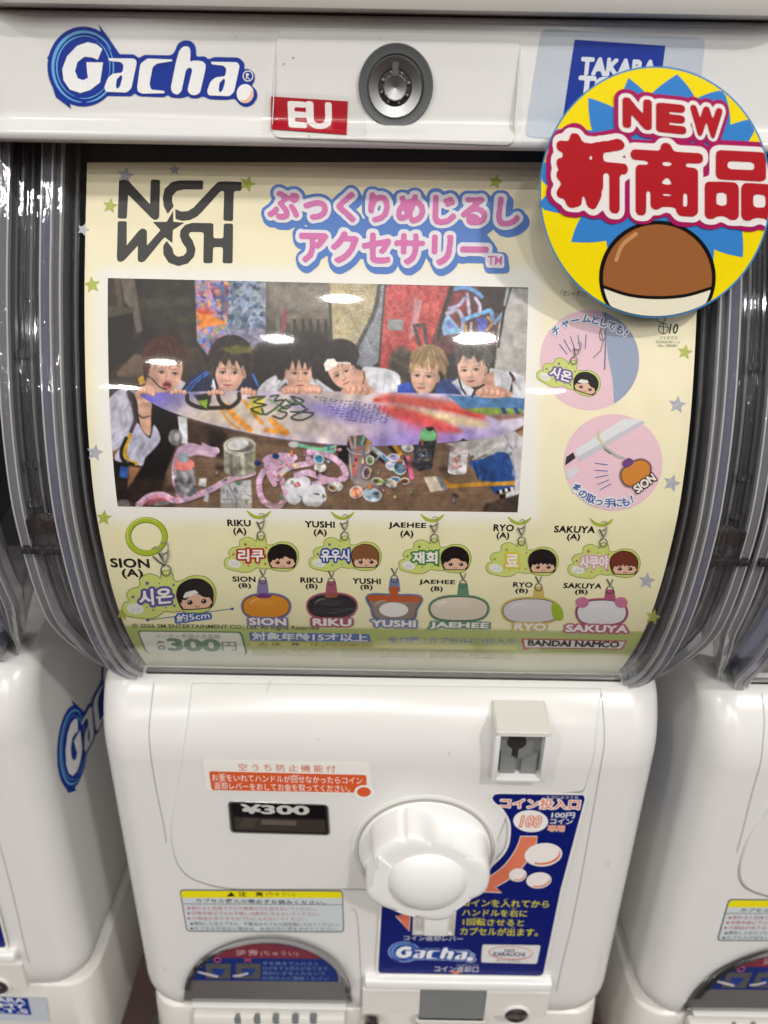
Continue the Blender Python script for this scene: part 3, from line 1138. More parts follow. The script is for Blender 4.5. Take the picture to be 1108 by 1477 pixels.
# orange notice
mp = cropmap(280, 1080, 3.957)
P = Print(BODY, FB, cut=4)
ORG = (206, 88, 46)
P.poly(round_poly(mp([(46, 60), (1000, 76), (1022, 250), (930, 262), (72, 238)]), [6, 6, 6, 6, 6]), (226, 224, 218), 1)
P.poly(ellipse(*mp([(970, 247)])[0], 15.5, 11, 30), (226, 224, 218), 1.5)
P.poly(round_poly(mp([(84, 128), (985, 150), (985, 252), (100, 236)]), 4), ORG, 2)
P.poly(ellipse(*mp([(970, 247)])[0], 14, 10, 30), (226, 224, 218), 3)
P.poly(ellipse(*mp([(970, 247)])[0], 10, 7, 30), ORG, 4)
P.text('空うち防止機能付', (344, 1102.5, 484, 1113), ORG, 3, bold=0, slope=.02, sp=1.5)
P.text('お金をいれてハンドルが回せなかったらコイン', (306, 1118.5, 522.6, 1128.8), (240, 234, 228), 5, bold=0, slope=.022)
P.text('返却レバーをおしてお金を取ってください。', (309, 1130.5, 505, 1140.5), (240, 234, 228), 5, bold=0, slope=.022)
P.text('かね', (315, 1115.3, 326, 1117.6), (232, 226, 220), 5)
P.text('まわ', (422, 1117.2, 433, 1119.5), (232, 226, 220), 5)
P.text('へんきゃく', (310, 1127.6, 327, 1130.0), (232, 226, 220), 5)
P.done('orange_notice', machine)

# price display behind its window; brownish patches paint in window reflections
P = Print(BODY, .0022)
P.poly(round_poly([(331, 1157.5), (471.5, 1162), (474, 1203.5), (335, 1199.5)], 5), ink((30, 27, 26), .15), .5)
P.poly(round_poly([(334, 1158.5), (468, 1163), (470, 1181), (337, 1177)], 2), ink((12, 11, 12), .2), 1)
P.poly([(338, 1179), (468, 1183), (470, 1201), (340, 1197)], ink((56, 50, 44), .2), 1)
P.poly([(378, 1182), (428, 1184), (427, 1191), (376, 1189)], ink((92, 86, 78), .2), 2)
P.poly([(352, 1180), (372, 1181), (366, 1194), (344, 1193)], ink((70, 63, 55), .2), 2)
P.text('¥300', (349, 1161.5, 445, 1174), (190, 190, 186), 2, grow=.035, slope=.02)
P.done('price_card', machine)

# blue instruction panel
DB = ink((4, 22, 104), 0.3)
mp = cropmap(690, 1130, 6.925)
mq = cropmap(540, 1280, 4.1037)
edge = np.vstack([round_poly([(722, 1145), (842.5, 1147), (843.5, 1153), (809, 1282), (783, 1408), (548, 1404), (545.5, 1400), (551, 1302)], [0, 6, 0, 0, 7, 6, 6, 2], 4)[0:],
                  [(640, 1303), (690, 1268.6)], smooth_path([(712, 1248), (726, 1234), (734, 1219.5), (737, 1199), (735, 1183), (726, 1167.5), (714, 1157.5), (710.5, 1151), (714, 1146)], 4)])
P = Print(BODY, FB)
P.poly(inset(edge, -3.4), (222, 221, 216), 1)
P.poly(edge, DB, 2)
OR2 = (214, 118, 88)
def two(poly, c, l, grow=1.1):
    P.poly(inset(poly, -grow), (226, 222, 220), l)
    P.poly(poly, c, l + 1)
P.text('コイン投入口', (722, 1152.5, 836, 1166.5), (232, 224, 222), 3, grow=.10, slope=.02)
P.text('コイン投入口', (722, 1152.5, 836, 1166.5), OR2, 4, bold=.012, slope=.02)
P.text('とうにゅうぐち', (789, 1148, 834, 1152.5), (220, 222, 230), 5)
P.poly(ellipse(*mp([(523, 377)])[0], 25, 15.8, 40, 3), (228, 224, 222), 3)
P.text('100', (752, 1177, 780.5, 1192.5), OR2, 4, grow=.06, slope=.02, italic=.15)
P.text('100', (752, 1177, 780.5, 1192.5), (235, 220, 214), 5, grow=.0, slope=.02, italic=.15)
P.text('100円', (796, 1172, 829, 1180), (222, 222, 226), 3, bold=.02)
P.text('コイン', (794, 1181, 826, 1188.5), (222, 222, 226), 3, bold=.02)
P.text('専用', (790.5, 1190.5, 814, 1199), (228, 190, 172), 3, grow=.08)
P.text('専用', (790.5, 1190.5, 814, 1199), OR2, 4)
arrow = np.vstack([mp([(420, 532), (590, 532)]), smooth_path(mp([(575, 600), (540, 690), (480, 780), (400, 880), (290, 965), (165, 1035)]), 5), mp([(235, 1086), (-95, 1075), (-170, 1040)]),
                   smooth_path(mp([(-60, 1010), (60, 960), (180, 890), (280, 800), (360, 690), (410, 590)]), 5)])
two(arrow, OR2, 4)
for cx, cy, rx, ry in ((650, 712, 185, 112), (395, 915, 85, 62), (605, 968, 122, 76)):
    c = mp([(cx, cy)])[0]
    rx, ry = rx / 6.925, ry / 6.925
    P.poly(ellipse(*c, rx + .5, ry + .5, 40, -6), (230, 224, 222), 7)
    P.poly(np.vstack([ellipse(*c, rx * .93, ry * .9, 24, -6, -20, 125), ellipse(c[0] - rx * .06, c[1] - ry * .18, rx * .93, ry * .9, 24, -6, 120, -8)]), OR2, 8)
YE = (206, 200, 40)
P.text('コインを入れてから', (667, 1298, 792, 1308.3), YE, 3, bold=.012)
P.text('ハンドルを右に', (667, 1312, 760.5, 1321.8), YE, 3, bold=.012)
P.text('1回転させると', (668, 1325.5, 755.6, 1335.2), YE, 3, bold=.012)
P.text('カプセルが出ます。', (664, 1338.5, 776, 1349.5), YE, 3, bold=.012)
for s, x, y in (('い', 729, 1295.6), ('みぎ', 738, 1309.6), ('かいてん', 684, 1323.2), ('で', 738, 1336.3)):
    P.text(s, (x, y, x + 3.6 * len(s), y + 2.2), YE, 3)
P.text('コイン返却レバー', (582.6, 1350, 668, 1357), (206, 208, 216), 3, bold=.008)
P.text('へんきゃく', (614, 1346.6, 638, 1349.2), (206, 208, 216), 3)
P.text('コイン返却口', (627, 1393.5, 690, 1402), (206, 208, 216), 3, bold=.008)
P.text('へんきゃくぐち', (658, 1390.4, 690, 1393), (206, 208, 216), 3)
two(mq([(172, 110), (214, 112), (206, 258), (128, 168), (168, 166)]), OR2, 3, .9)
P.poly(mq([(440, 495), (525, 497), (482, 516)]), OR2, 3)
lg = lambda p: (np.asarray(p, float) - np.array([55, 50])) * np.array([124.3 / 995, 28.5 / 395]) + np.array([561.4, 1358.5]) + np.stack([0 * np.asarray(p, float)[..., 0], (np.asarray(p, float)[..., 0] - 55) * .0016], -1)
toy_logo(P, lg, (26, 60, 150), (120, 170, 220), (226, 228, 232), PEACH, (140, 170, 214), 3)
P.poly(round_poly(mq([(640, 338), (985, 343), (962, 452), (632, 444)]), 3), (214, 214, 214), 3)
P.stroke(mq(ellipse(808, 388, 128, 38, 40, 2, 20, 200)), 1.6, (196, 120, 112), 4, True)
P.stroke(mq(ellipse(808, 388, 128, 38, 40, 2, 205, 375)), 1.3, (196, 150, 140), 4, True)
P.text('NO', (728.5, 1369, 742.5, 1373), (60, 66, 110), 4, bold=.03)
P.text('KARAUCHI', (712, 1373.6, 757, 1379.4), (60, 66, 110), 4, bold=.03)
P.text('空うち防止', (716, 1384, 752, 1387.6), (70, 74, 110), 4)
P.done('instruction_panel', machine)

# caution sticker
mp = cropmap(250, 1275, 4.1037)
P = Print(BODY, FB - .0011)
P.poly(round_poly(mp([(36, 32), (1004, 38), (1012, 288), (78, 283)]), 6), (108, 112, 116), 1)
P.poly(round_poly(mp([(44, 40), (998, 46), (1005, 281), (84, 276)]), 5), (196, 204, 208), 2)
P.poly(round_poly(mp([(44, 40), (998, 46), (1000, 84), (50, 82)]), [5, 5, 0, 0]), (226, 214, 22), 3)
P.stroke(mp([(52, 118), (1002, 123)]), .8, (70, 72, 74), 3, False)
P.stroke(mp([(320, 72), (343, 48), (366, 73), (322, 73)]), .8, (40, 36, 10), 4)
P.stroke(mp([(343, 56), (343, 67)]), .8, (40, 36, 10), 4)
P.text('注　意', (344, 1286.3, 379.5, 1293.3), (50, 46, 12), 4, bold=.02)
P.text('(ちゅうい)', (384, 1287, 425, 1293.2), (70, 66, 20), 4)
P.text('カプセル購入の際必ずお読みください。', (283, 1297.6, 470, 1303.2), (50, 52, 54), 3, bold=.015, sp=1.15)
RD, BK = (176, 66, 84), (56, 58, 60)
for y, x1, s, c in ((145, 852, '割れると危険ですので無理な力を加えないでください。', RD), (175, 862, '対象年齢以下のお子様には絶対に与えないでください。', RD), (205, 800, '小部品がありますので口に入れないでください。', RD),
                    (237, 980, '開封した空カプセル、不要品はカプセル回収箱に入れてください。', BK), (265, 978, 'カプセルが出ない場合は、お店の方に声をかけてください。', BK)):
    a, b = mp([(110 if c == RD else 125, y - 12), (x1, y + 10)])
    P.poly(ellipse(*mp([(92 if c == RD else 110, y - 1)])[0], 2.2, 1.6, 12), c, 3)
    P.text(s, (a[0], a[1] + .4, b[0], b[1] + .4), c, 3, slope=.008)
P.done('caution_sticker', machine)

# sign behind the chute flap, under a clear arched rim
P = Print(BODY, 0.0032)
def archline(rx, ry, cy=575, cx=540, a0=180, a1=360):
    return ellipse(cx, cy, rx, ry, 50, 0.6, a0, a1 - .01)
P.poly(mp(np.vstack([archline(440, 222)])), ink((18, 40, 108), .2), 1)
t = math.degrees(math.asin(137 / 222))
P.poly(mp(archline(438, 220, a0=180 + t, a1=360 - t)), ink((116, 44, 58), .2), 2)
P.stroke(mp(archline(446, 226)), 1.3, ink((168, 166, 166), .2), 3)  # pale ring paints in a reflection along the arch
P.text('注意', (341, 1370, 372, 1378.5), (176, 142, 146), 4, bold=.03, sp=1.25)
P.text('(ちゅうい)', (376, 1372, 430, 1379.5), (190, 150, 156), 4)
for cx, o in ((265, 1), (443, 0)):
    P.poly(mp([(cx - 72, 470), (cx + 74, 472), (cx + 72, 562), (cx - 70, 560)]), ink((80, 80, 80), .25), 3)
    P.poly(mp([(cx - 40, 500), (cx + 46, 502), (cx + 20, 545), (cx - 28, 548)]), ink((30, 56, 126), .3), 4)
    P.stroke(mp([(cx - 115 if o else cx - 85, 522 if o else 545), (cx - 50, 538 if o else 543), (cx - 5, 548 if o else 530)]), np.array([2.6, 3.4, 3.0]), ink((188, 184, 190), .3), 5)
    if o:
        P.stroke(mp(ellipse(cx - 3, 450, 20, 13, 24, 0, 0, 359)), 1.6, ink((176, 80, 104), .3), 4, False)
    else:
        P.stroke(mp([(cx - 20, 440), (cx + 16, 460)]), 1.6, ink((176, 80, 104), .3), 4)
        P.stroke(mp([(cx + 16, 440), (cx - 20, 460)]), 1.6, ink((176, 80, 104), .3), 4.5)
for k, s in enumerate(('手を奥まで入れると', 'けがをする恐れがあります', '絶対に手を入れないで', 'お店の人に連絡ください')):
    a, b = mp([(528, 460 + 29 * k), ((860, 915, 900, 920)[k], 482 + 29 * k)])
    P.text(s, (*a, *b), (104, 128, 170), 3, bold=.005, slope=.01)
P.done('chute_sign', machine)
rim_ = stroke_loops(ellipse(386, 1436, 117, 79, 60, 0.6, 183, 357), 8.0, False)
plate('chute_rim', rim_, BODY, 0.0016, GLASS, machine, 2.4, base=0.0040)
# ---------------------------------------------------------------- product sheet behind the clear cover
poster = empty('product_sheet', W(0, 2.72, -2.03), 'cream printed product sheet with group photo and keyring pictures behind the clear cover', 'poster')

def colour_attr_material(name, rough=0.45):
    m = bpy.data.materials.new(name)
    m.use_nodes = True
    nt = m.node_tree
    b = nt.nodes['Principled BSDF']
    a = nt.nodes.new('ShaderNodeVertexColor')
    a.layer_name = 'print'
    nt.links.new(a.outputs['Color'], b.inputs['Base Color'])
    b.inputs['Roughness'].default_value = rough
    b.inputs['Specular IOR Level'].default_value = 0.35
    return m

def grid_print(name, PX, PY, rgb255, sheet, off, parent, rough=0.45):
    """a print whose colours come from a painted array"""
    h, w = PX.shape
    v = sheet(PX.ravel(), PY.ravel(), off)
    i = np.arange(h * w).reshape(h, w)
    f = np.stack([i[:-1, :-1], i[1:, :-1], i[1:, 1:], i[:-1, 1:]], -1).reshape(-1, 4)
    me = bpy.data.meshes.new(name)
    me.vertices.add(len(v))
    v = v - np.array(ROOT[parent.name])
    me.vertices.foreach_set('co', v.astype(np.float32).ravel())
    me.loops.add(f.size)
    me.loops.foreach_set('vertex_index', f.ravel().astype(np.int32))
    me.polygons.add(len(f))
    me.polygons.foreach_set('loop_start', np.arange(0, f.size, 4, dtype=np.int32))
    me.polygons.foreach_set('loop_total', np.full(len(f), 4, dtype=np.int32))
    me.update(calc_edges=True)
    at = me.color_attributes.new('print', 'FLOAT_COLOR', 'POINT')
    c = np.ones((h * w, 4), np.float32)
    c[:, :3] = lin(np.clip(rgb255, 0, 255)).reshape(-1, 3)
    at.data.foreach_set('color', c.ravel())
    me.polygons.foreach_set('use_smooth', np.ones(len(f), dtype=bool))
    me.materials.append(colour_attr_material(name + '_print', rough))
    o = bpy.data.objects.new(name, me)
    COL.objects.link(o)
    o.parent = parent
    return o

def smoothstep(a, b, x):
    t = np.clip((x - a) / (b - a), 0, 1)
    return t * t * (3 - 2 * t)

def wave_noise(X, Y, s, seed, n=14):
    r = np.random.default_rng(seed)
    o = np.zeros(np.shape(X))
    for _ in range(n):
        a = r.uniform(0, 2 * math.pi)
        k = 2 * math.pi / (s * r.uniform(.6, 1.8))
        o += np.sin(X * k * math.cos(a) + Y * k * math.sin(a) + r.uniform(0, 6.28))
    return o / math.sqrt(n)

# paper: cream, white round the photograph
ys = np.concatenate([np.linspace(234, 905, 130), np.linspace(908, 972, 40)])
def edge_x(y):
    a = SHEET(np.array([300.0, 800.0]), np.array([y, y]))
    f = lambda X: 300 + (X * U - a[0, 0]) / (a[1, 0] - a[0, 0]) * 500
    return f(-0.992), f(1.012)
PX, PY = [], []
for y in ys:
    l, r = edge_x(y)
    PX.append(np.linspace(l, r, 110))
    PY.append(np.full(110, y) + (np.linspace(l, r, 110) - 554) * .0)
PX, PY = np.array(PX), np.array(PY)
cy = (PY - 568) / 172.0
cx = (PX - 458) / 315.0
d = np.maximum(np.abs(cx) - 1, 0) * 315 + np.maximum(np.abs(cy) - 1, 0) * 172
d = np.hypot(np.maximum(np.abs(PX - 458) - 305, 0), np.maximum(np.abs(PY - 569) - 168, 0))
wgt = 1 - smoothstep(2, 30, d)
cream = np.array([244, 234, 202.0])
cream2 = np.array([236, 231, 190.0])
t = smoothstep(500, 900, PY)[..., None]
rgb = cream * (1 - t) + cream2 * t
rgb = rgb * (1 - wgt[..., None]) + np.array([240, 238, 232.0]) * wgt[..., None]
g = smoothstep(905, 908, PY - (PX - 554) * .012) * (1 - smoothstep(936, 945, PY - (PX - 554) * .012))
rgb = rgb * (1 - g[..., None]) + np.array([172, 186, 112.0]) * g[..., None]
wv = smoothstep(938, 948, PY - (PX - 554) * .012)[..., None]
rgb = rgb * (1 - wv) + np.array([226, 228, 206.0]) * wv
rgb += wave_noise(PX, PY, 60, 3)[..., None] * 1.2
grid_print('paper', PX, PY, rgb, SHEET, 0.0, poster, 0.4)

def star(cx, cy, r, rot=0):
    a = np.radians(np.arange(10) * 36 - 90 + rot)
    rr = np.where(np.arange(10) % 2 == 0, r, r * .45)
    return np.stack([cx + rr * np.cos(a), cy + rr * np.sin(a)], 1)
P = Print(SHEET, 0.0, cut=10)
GR, SV = (176, 184, 84), (176, 178, 190)
GRM = principled('green_glitter', lin(GR), 0.4, vary=.35, scale=2600)
SVM = principled('silver_glitter', lin(SV), 0.35, vary=.5, scale=2200)
for x, y, r, rot, m in ((357, 265, 13, 20, GRM), (159, 297, 12, 10, GRM), (133, 411, 13, -8, GRM), (150, 747, 12, 5, GRM), (178, 885, 11, 20, GRM), (715, 262, 12, 15, GRM), (988, 508, 12, 10, GRM), (942, 890, 12, 15, GRM),
                        (181, 253, 13, 12, SVM), (252, 245, 9, 0, SVM), (120, 331, 10, 20, SVM), (137, 653, 13, 10, SVM), (977, 584, 14, 8, SVM), (969, 697, 14, 18, SVM), (933, 838, 13, 8, SVM)):
    P = Print(SHEET, 0.0, cut=10)
    P.poly(round_poly(star(x, y, r, rot), 1.2, 2), m, 1)
    P.done('star_print', poster)

# black group logo
mp = cropmap(150, 240, 5.036)
P = Print(SHEET, 0.0, cut=10)
BLK = principled('black_print', (0.014, 0.013, 0.013), 0.4, vary=.4, scale=1500)
for p in ([(110, 95), (128, 83), (152, 85), (175, 100), (335, 275), (340, 105), (350, 95), (400, 97), (408, 108), (402, 370), (385, 387), (362, 388), (345, 375), (176, 205), (166, 372), (158, 380), (108, 378), (100, 370)],
          [(714, 102), (722, 110), (720, 160), (712, 168), (585, 167), (530, 178), (497, 215), (495, 255), (508, 288), (463, 345), (435, 290), (427, 230), (440, 165), (490, 115), (550, 101)],
          [(518, 308), (560, 328), (610, 325), (650, 300), (790, 150), (830, 112), (870, 108), (995, 112), (1003, 120), (1000, 168), (990, 178), (952, 178), (943, 190), (938, 390), (930, 397), (877, 395), (868, 385),
           (873, 185), (860, 176), (845, 182), (720, 322), (680, 362), (630, 388), (570, 396), (520, 382)],
          [(503, 322), (503, 402), (584, 409), (501, 463), (497, 557), (443, 514), (424, 531), (300, 685), (275, 698), (250, 690), (245, 670), (247, 575), (150, 680), (125, 695), (100, 688), (94, 665), (100, 405), (108, 398),
           (158, 398), (166, 405), (165, 575), (250, 470), (275, 450), (300, 455), (312, 470), (313, 575), (411, 463), (355, 403), (456, 403)],
          [(455, 540), (430, 580), (432, 640), (470, 700), (540, 724), (610, 705), (655, 655), (666, 600), (645, 540), (617, 500), (622, 480), (640, 476), (715, 478), (725, 490), (722, 695), (730, 703), (780, 703), (790, 695),
           (793, 600), (800, 586), (855, 586), (865, 600), (862, 695), (870, 703), (925, 705), (935, 695), (938, 425), (930, 415), (880, 415), (870, 425), (868, 510), (860, 522), (802, 522), (795, 510), (796, 422), (786, 412),
           (640, 410), (590, 425), (555, 465), (552, 510), (570, 555), (598, 592), (600, 625), (575, 650), (535, 656), (508, 637), (496, 592)]):
    P.poly(mp(round_poly(p, 7, 3)), BLK, 1)
P.done('group_logo', poster)

# pink kana title with white and blue outlines
P = Print(SHEET, 0.0, cut=12)
TB, TW, TP = (92, 132, 204), (232, 228, 236), (214, 120, 178)
L1 = ('ぷっくりめじるし', (387, 280, 749, 320.5), .028)
L2 = ('アクセサリー', (434, 336.5, 703, 379.5), .020)
P.text(L1[0], (L1[1][0] + 2, L1[1][1] + 6, L1[1][2] + 5, L1[1][3] + 6), TB, 1, grow=.25, slope=.03)
P.text(L1[0], L1[1], TB, 2, grow=.25, slope=.03)
P.text(L2[0], (L2[1][0] + 1, L2[1][1] + 5, L2[1][2] + 3, L2[1][3] + 5), TB, 3, grow=.25, slope=.02)
P.text(L2[0], L2[1], TB, 4, grow=.25, slope=.02)
P.poly([(445, 312), (690, 322), (712, 350), (690, 372), (445, 345)], TB, 5)
P.poly(round_poly([(694, 362), (732, 364), (736, 394), (700, 394)], 8), TB, 5)
P.text(L1[0], L1[1], TW, 6, grow=.155, slope=.03)
P.text(L2[0], L2[1], TW, 7, grow=.155, slope=.02)
P.poly(round_poly([(699, 364), (727, 366), (728, 387), (701, 386)], 5), TW, 7.5)
P.text(L1[0], L1[1], TP, 9, grow=.048, slope=.03)
P.text(L2[0], L2[1], TP, 9, grow=.048, slope=.02)
P.text('TM', (704, 369.5, 724, 381.5), TP, 9, bold=.02)
P.done('title_lettering', poster)

# captions under the photograph
KB = ink((26, 22, 24))
for s, b in (('RIKU', (328.4, 750, 361.4, 758.8)), ('(A)', (337, 761.5, 355, 772.5)), ('YUSHI', (440.4, 752, 482.6, 760.8)), ('(A)', (453, 763.5, 471, 774)), ('JAEHEE', (561, 754, 614.5, 763)), ('(A)', (578, 765.5, 596, 776)),
             ('RYO', (712.5, 756.7, 741, 766)), ('(A)', (716.7, 768, 734.4, 778.5)), ('SAKUYA', (800, 759, 858, 768.3)), ('(A)', (818.5, 770.2, 836.5, 780.5)),
             ('SION', (160, 806, 215, 818.5)), ('(A)', (176.6, 821, 205.7, 835)),
             ('SION', (335.8, 831.7, 368.3, 839)), ('(B)', (344.5, 841.3, 361.7, 849.2)), ('RIKU', (433.8, 833.2, 465, 840.6)), ('(B)', (441.2, 842.4, 458, 850.3)), ('YUSHI', (509, 834.4, 549, 842)), ('(B)', (520.3, 843.6, 537.2, 851.5)),
             ('JAEHEE', (605, 836.5, 656.3, 843.8)), ('(B)', (621.7, 846, 638.4, 854)), ('RYO', (740.7, 840, 767.8, 847)), ('(B)', (743.8, 849, 761.4, 856.5)), ('SAKUYA', (813.3, 841.4, 867.7, 848.7)), ('(B)', (830, 850.7, 847.4, 858.2))):
    P = Print(SHEET, 0.0, cut=10)
    P.text(s, b, KB, 1, grow=.036, slope=.02, sp=1.06)
    P.done('caption', poster)
P = Print(SHEET, 0.0, cut=10)
P.text('© 2026 SM ENTERTAINMENT CO., Ltd. All Rights Reserved', (191, 901, 460, 908.5), (58, 56, 40), 1, bold=.012, slope=.012)
P.done('copyright_line', poster)
P = Print(SHEET, 0.0, cut=10)
P.text('「ガシャポン」', (809, 419, 846, 427.5), KB, 1, slope=.01)
P.done('side_note', poster)
P = Print(SHEET, 0.0, cut=10)
GN = ink((64, 92, 66))
P.stroke(ellipse(957, 474, 7, 7.5, 24, 0, 0, 359), 1.3, GN, 1, False)
P.stroke([(957, 466), (957, 482)], 1.2, GN, 2)
P.stroke([(951, 471), (964, 472)], 1.2, GN, 2)
P.stroke(ellipse(954, 460, 6, 5, 24, 0, 0, 359), 1.2, GN, 1, False)
P.text('10', (966, 467.5, 978, 481), GN, 1, bold=.03)
P.text('バイオマス', (951, 484.5, 977, 490), GN, 1)
P.text('認定商品印刷インキ', (946, 491.5, 981, 495.5), GN, 1)
P.text('No.180081', (949, 496.5, 977, 500.5), GN, 1)
P.done('ink_mark', poster)

# keyring pictures, first kind: cloud plate with hangul and a cartoon head
CL = np.array([(182, 300), (205, 272), (242, 262), (285, 273), (318, 302), (330, 262), (372, 250), (412, 268), (424, 330), (470, 330)])
def keyring_cloud(name, ring_px, sc, rot, word, wc, hair, kind, starc, chain=True):
    P = Print(SHEET, 0.0, cut=10)
    c, s = math.cos(RAD(rot)), math.sin(RAD(rot))
    o = np.array([370.0, 262.0])
    def mp(p):
        q = (np.asarray(p, float) - o) / 6.518 * sc
        return np.stack([ring_px[0] + q[..., 0] * c - q[..., 1] * s, ring_px[1] + q[..., 0] * s + q[..., 1] * c], -1)
    body = smooth_loop([(165, 345), (175, 290), (235, 262), (295, 280), (325, 305), (335, 262), (375, 248), (410, 270), (420, 325), (470, 335), (560, 306), (660, 325), (715, 400), (715, 480), (680, 545), (620, 575), (520, 572),
                        (450, 552), (400, 556), (330, 546), (270, 580), (200, 586), (110, 570), (45, 548), (25, 500), (42, 460), (82, 448), (66, 405), (95, 365)], 4)
    P.poly(mp(inset(body, -7)), (134, 146, 78), 1)
    P.poly(mp(body), (204, 214, 122), 2)
    P.poly(mp(ellipse(118, 508, 64, 40, 26, 12)), (226, 228, 222), 3)
    for x in (95, 130):
        P.stroke(mp([(x, 528), (x + 8, 505), (x + 22, 512)]), .7 * sc, (170, 172, 170), 4)
    for x, y, r in ((222, 328, 20), (108, 420, 17), (312, 338, 8), (415, 357, 14), (250, 528, 11), (345, 518, 9), (408, 512, 15), (205, 505, 8)):
        P.poly(mp(star(x, y, r, x)), starc, 3)
    w_ = dict(tf=None)
    def tf(u):
        wd_ = min(270, 118 * len(word))
        return mp(np.stack([275 - wd_ / 2 + u[:, 0] * wd_, 488 - u[:, 1] * 112], 1))
    lo, hi = bbox(glyphs(word)[0])
    P.text(word, None, wc, 4, grow=.17, tf=tf)
    P.text(word, None, (238, 234, 232), 5, grow=.035, tf=tf)
    # head
    P.poly(mp(smooth_loop([(440, 500), (428, 430), (455, 365), (520, 328), (575, 322), (640, 338), (690, 385), (706, 440), (698, 505), (690, 530), (655, 552), (480, 550), (455, 532)], 4)), (40, 28, 24), 6)
    P.poly(mp(smooth_loop([(455, 500), (470, 470), (570, 440), (670, 470), (690, 505), (672, 528), (645, 545), (490, 543), (468, 524)], 4)), (226, 184, 158), 7)
    fr = [(432, 440), (455, 368), (520, 332), (575, 326), (640, 342), (688, 388), (702, 445), (690, 512), (672, 470)]
    if kind == 0:
        fr += [(650, 455), (640, 470), (615, 440), (598, 400), (575, 470), (560, 455), (540, 475), (520, 452), (500, 480), (478, 470), (462, 505)]
    elif kind == 1:
        fr += [(655, 480), (640, 462), (612, 480), (596, 458), (572, 478), (556, 452), (535, 480), (515, 462), (492, 482), (475, 465), (460, 510)]
    else:
        fr += [(640, 470), (610, 455), (590, 425), (550, 430), (520, 460), (490, 480), (470, 470), (462, 505)]
    P.poly(mp(round_poly(fr, 10, 3)), hair, 8)
    if kind == 3:
        P.poly(mp([(478, 452), (500, 420), (570, 408), (595, 432), (540, 452), (485, 462)]), (226, 224, 220), 9)
    for x in (525, 628):
        P.poly(mp(ellipse(x, 497, 20, 17, 20)), (40, 26, 22), 9)
        P.poly(mp(ellipse(x - 5, 491, 6, 5, 10)), (225, 220, 215), 10)
    P.stroke(mp([(560, 530), (578, 534), (594, 530)]), .7 * sc, (130, 70, 60), 9)
    # chain
    MT, MD = ink((150, 148, 142), .3), ink((84, 82, 78), .3)
    if chain:
        P.stroke(mp(smooth_path([(238, 12), (290, 58), (350, 74), (410, 58), (458, 16)], 5)), np.interp(np.linspace(0, 1, 21), [0, .2, .8, 1], [1.5, 4.6, 4.6, 1.5]) * sc, (166, 182, 62), 3)
    P.stroke(mp([(352, 48), (372, 34), (398, 44), (400, 80)]), 1.3 * sc, MT, 11)
    P.stroke(mp([(330, 118), (350, 160), (368, 190)]), 2.2 * sc, MD, 11)
    P.stroke(mp([(398, 95), (392, 150), (372, 190)]), 2.4 * sc, MT, 12)
    P.stroke(mp([(345, 130), (375, 120), (395, 108)]), 1.4 * sc, MD, 11.5)
    P.stroke(mp(ellipse(368, 245, 36, 40, 24, 0, -60, 275)), 1.6 * sc, MD, 11)
    P.stroke(mp(ellipse(370, 243, 36, 40, 24, 0, -60, 120)), .8 * sc, MT, 12)
    if rot and chain == 'big':
        pass
    return P, mp
HB = (24, 20, 22)
for nm, (rx, ry), word, wc, hair, kind, stc in (('riku', (376.8, 775.2), '리쿠', (178, 44, 44), HB, 0, (176, 70, 60)), ('yushi', (497.5, 775.6), '유우시', (36, 74, 160), (128, 84, 54), 1, (50, 90, 160)),
                                                ('jaehee', (627, 779), '재희', (66, 130, 70), HB, 2, (60, 120, 90)), ('ryo', (753, 783), '료', (222, 196, 50), HB, 1, (170, 150, 60)), ('sakuya', (871, 785.5), '사쿠야', (214, 168, 178), (110, 52, 40), 1, (176, 84, 92))):
    P, _ = keyring_cloud(nm, (rx, ry), 1.0 if nm == 'riku' else .97, 0, word, wc, hair, kind, stc)
    P.done('keyring_picture', poster)
P, mp_ = keyring_cloud('sion', (240, 826), 1.27, -5, '시온', (92, 84, 150), HB, 3, (88, 84, 150), chain=False)
e = ellipse(211.5, 774, 26.5, 24, 48, 6, 0, 359.9)
P.stroke(e, 8.6, (120, 140, 34), 1, False)
P.stroke(ellipse(211, 773.5, 26.5, 24, 48, 6, 0, 359.9), 6.6, (168, 188, 54), 2, False)
P.stroke(ellipse(210.5, 772.5, 27, 24.6, 30, 6, 150, 300), 1.4, (206, 216, 120), 3)
P.stroke([(219, 792), (224, 788), (231, 792), (236, 806), (237, 812)], 1.8, ink((160, 158, 150), .3), 13)
P.stroke([(221, 803), (230, 811), (237, 815)], 2.4, ink((84, 82, 78), .3), 13)
P.done('keyring_picture', poster)

P = Print(SHEET, 0.0, cut=10)
P.stroke([(213, 894.5), (336, 878)], 1.2, (62, 90, 150), 1)
P.poly(ellipse(213, 894.5, 2.6, 2, 14), (62, 90, 150), 1.5)
P.poly(ellipse(335, 878.2, 2.6, 2, 14), (62, 90, 150), 1.5)
P.text('約5cm', (255, 884, 302, 895), (48, 92, 170), 2, grow=.2, slope=-.12)
P.text('約5cm', (255, 884, 302, 895), (228, 230, 232), 3, grow=.02, slope=-.12)
P.done('size_mark', poster)

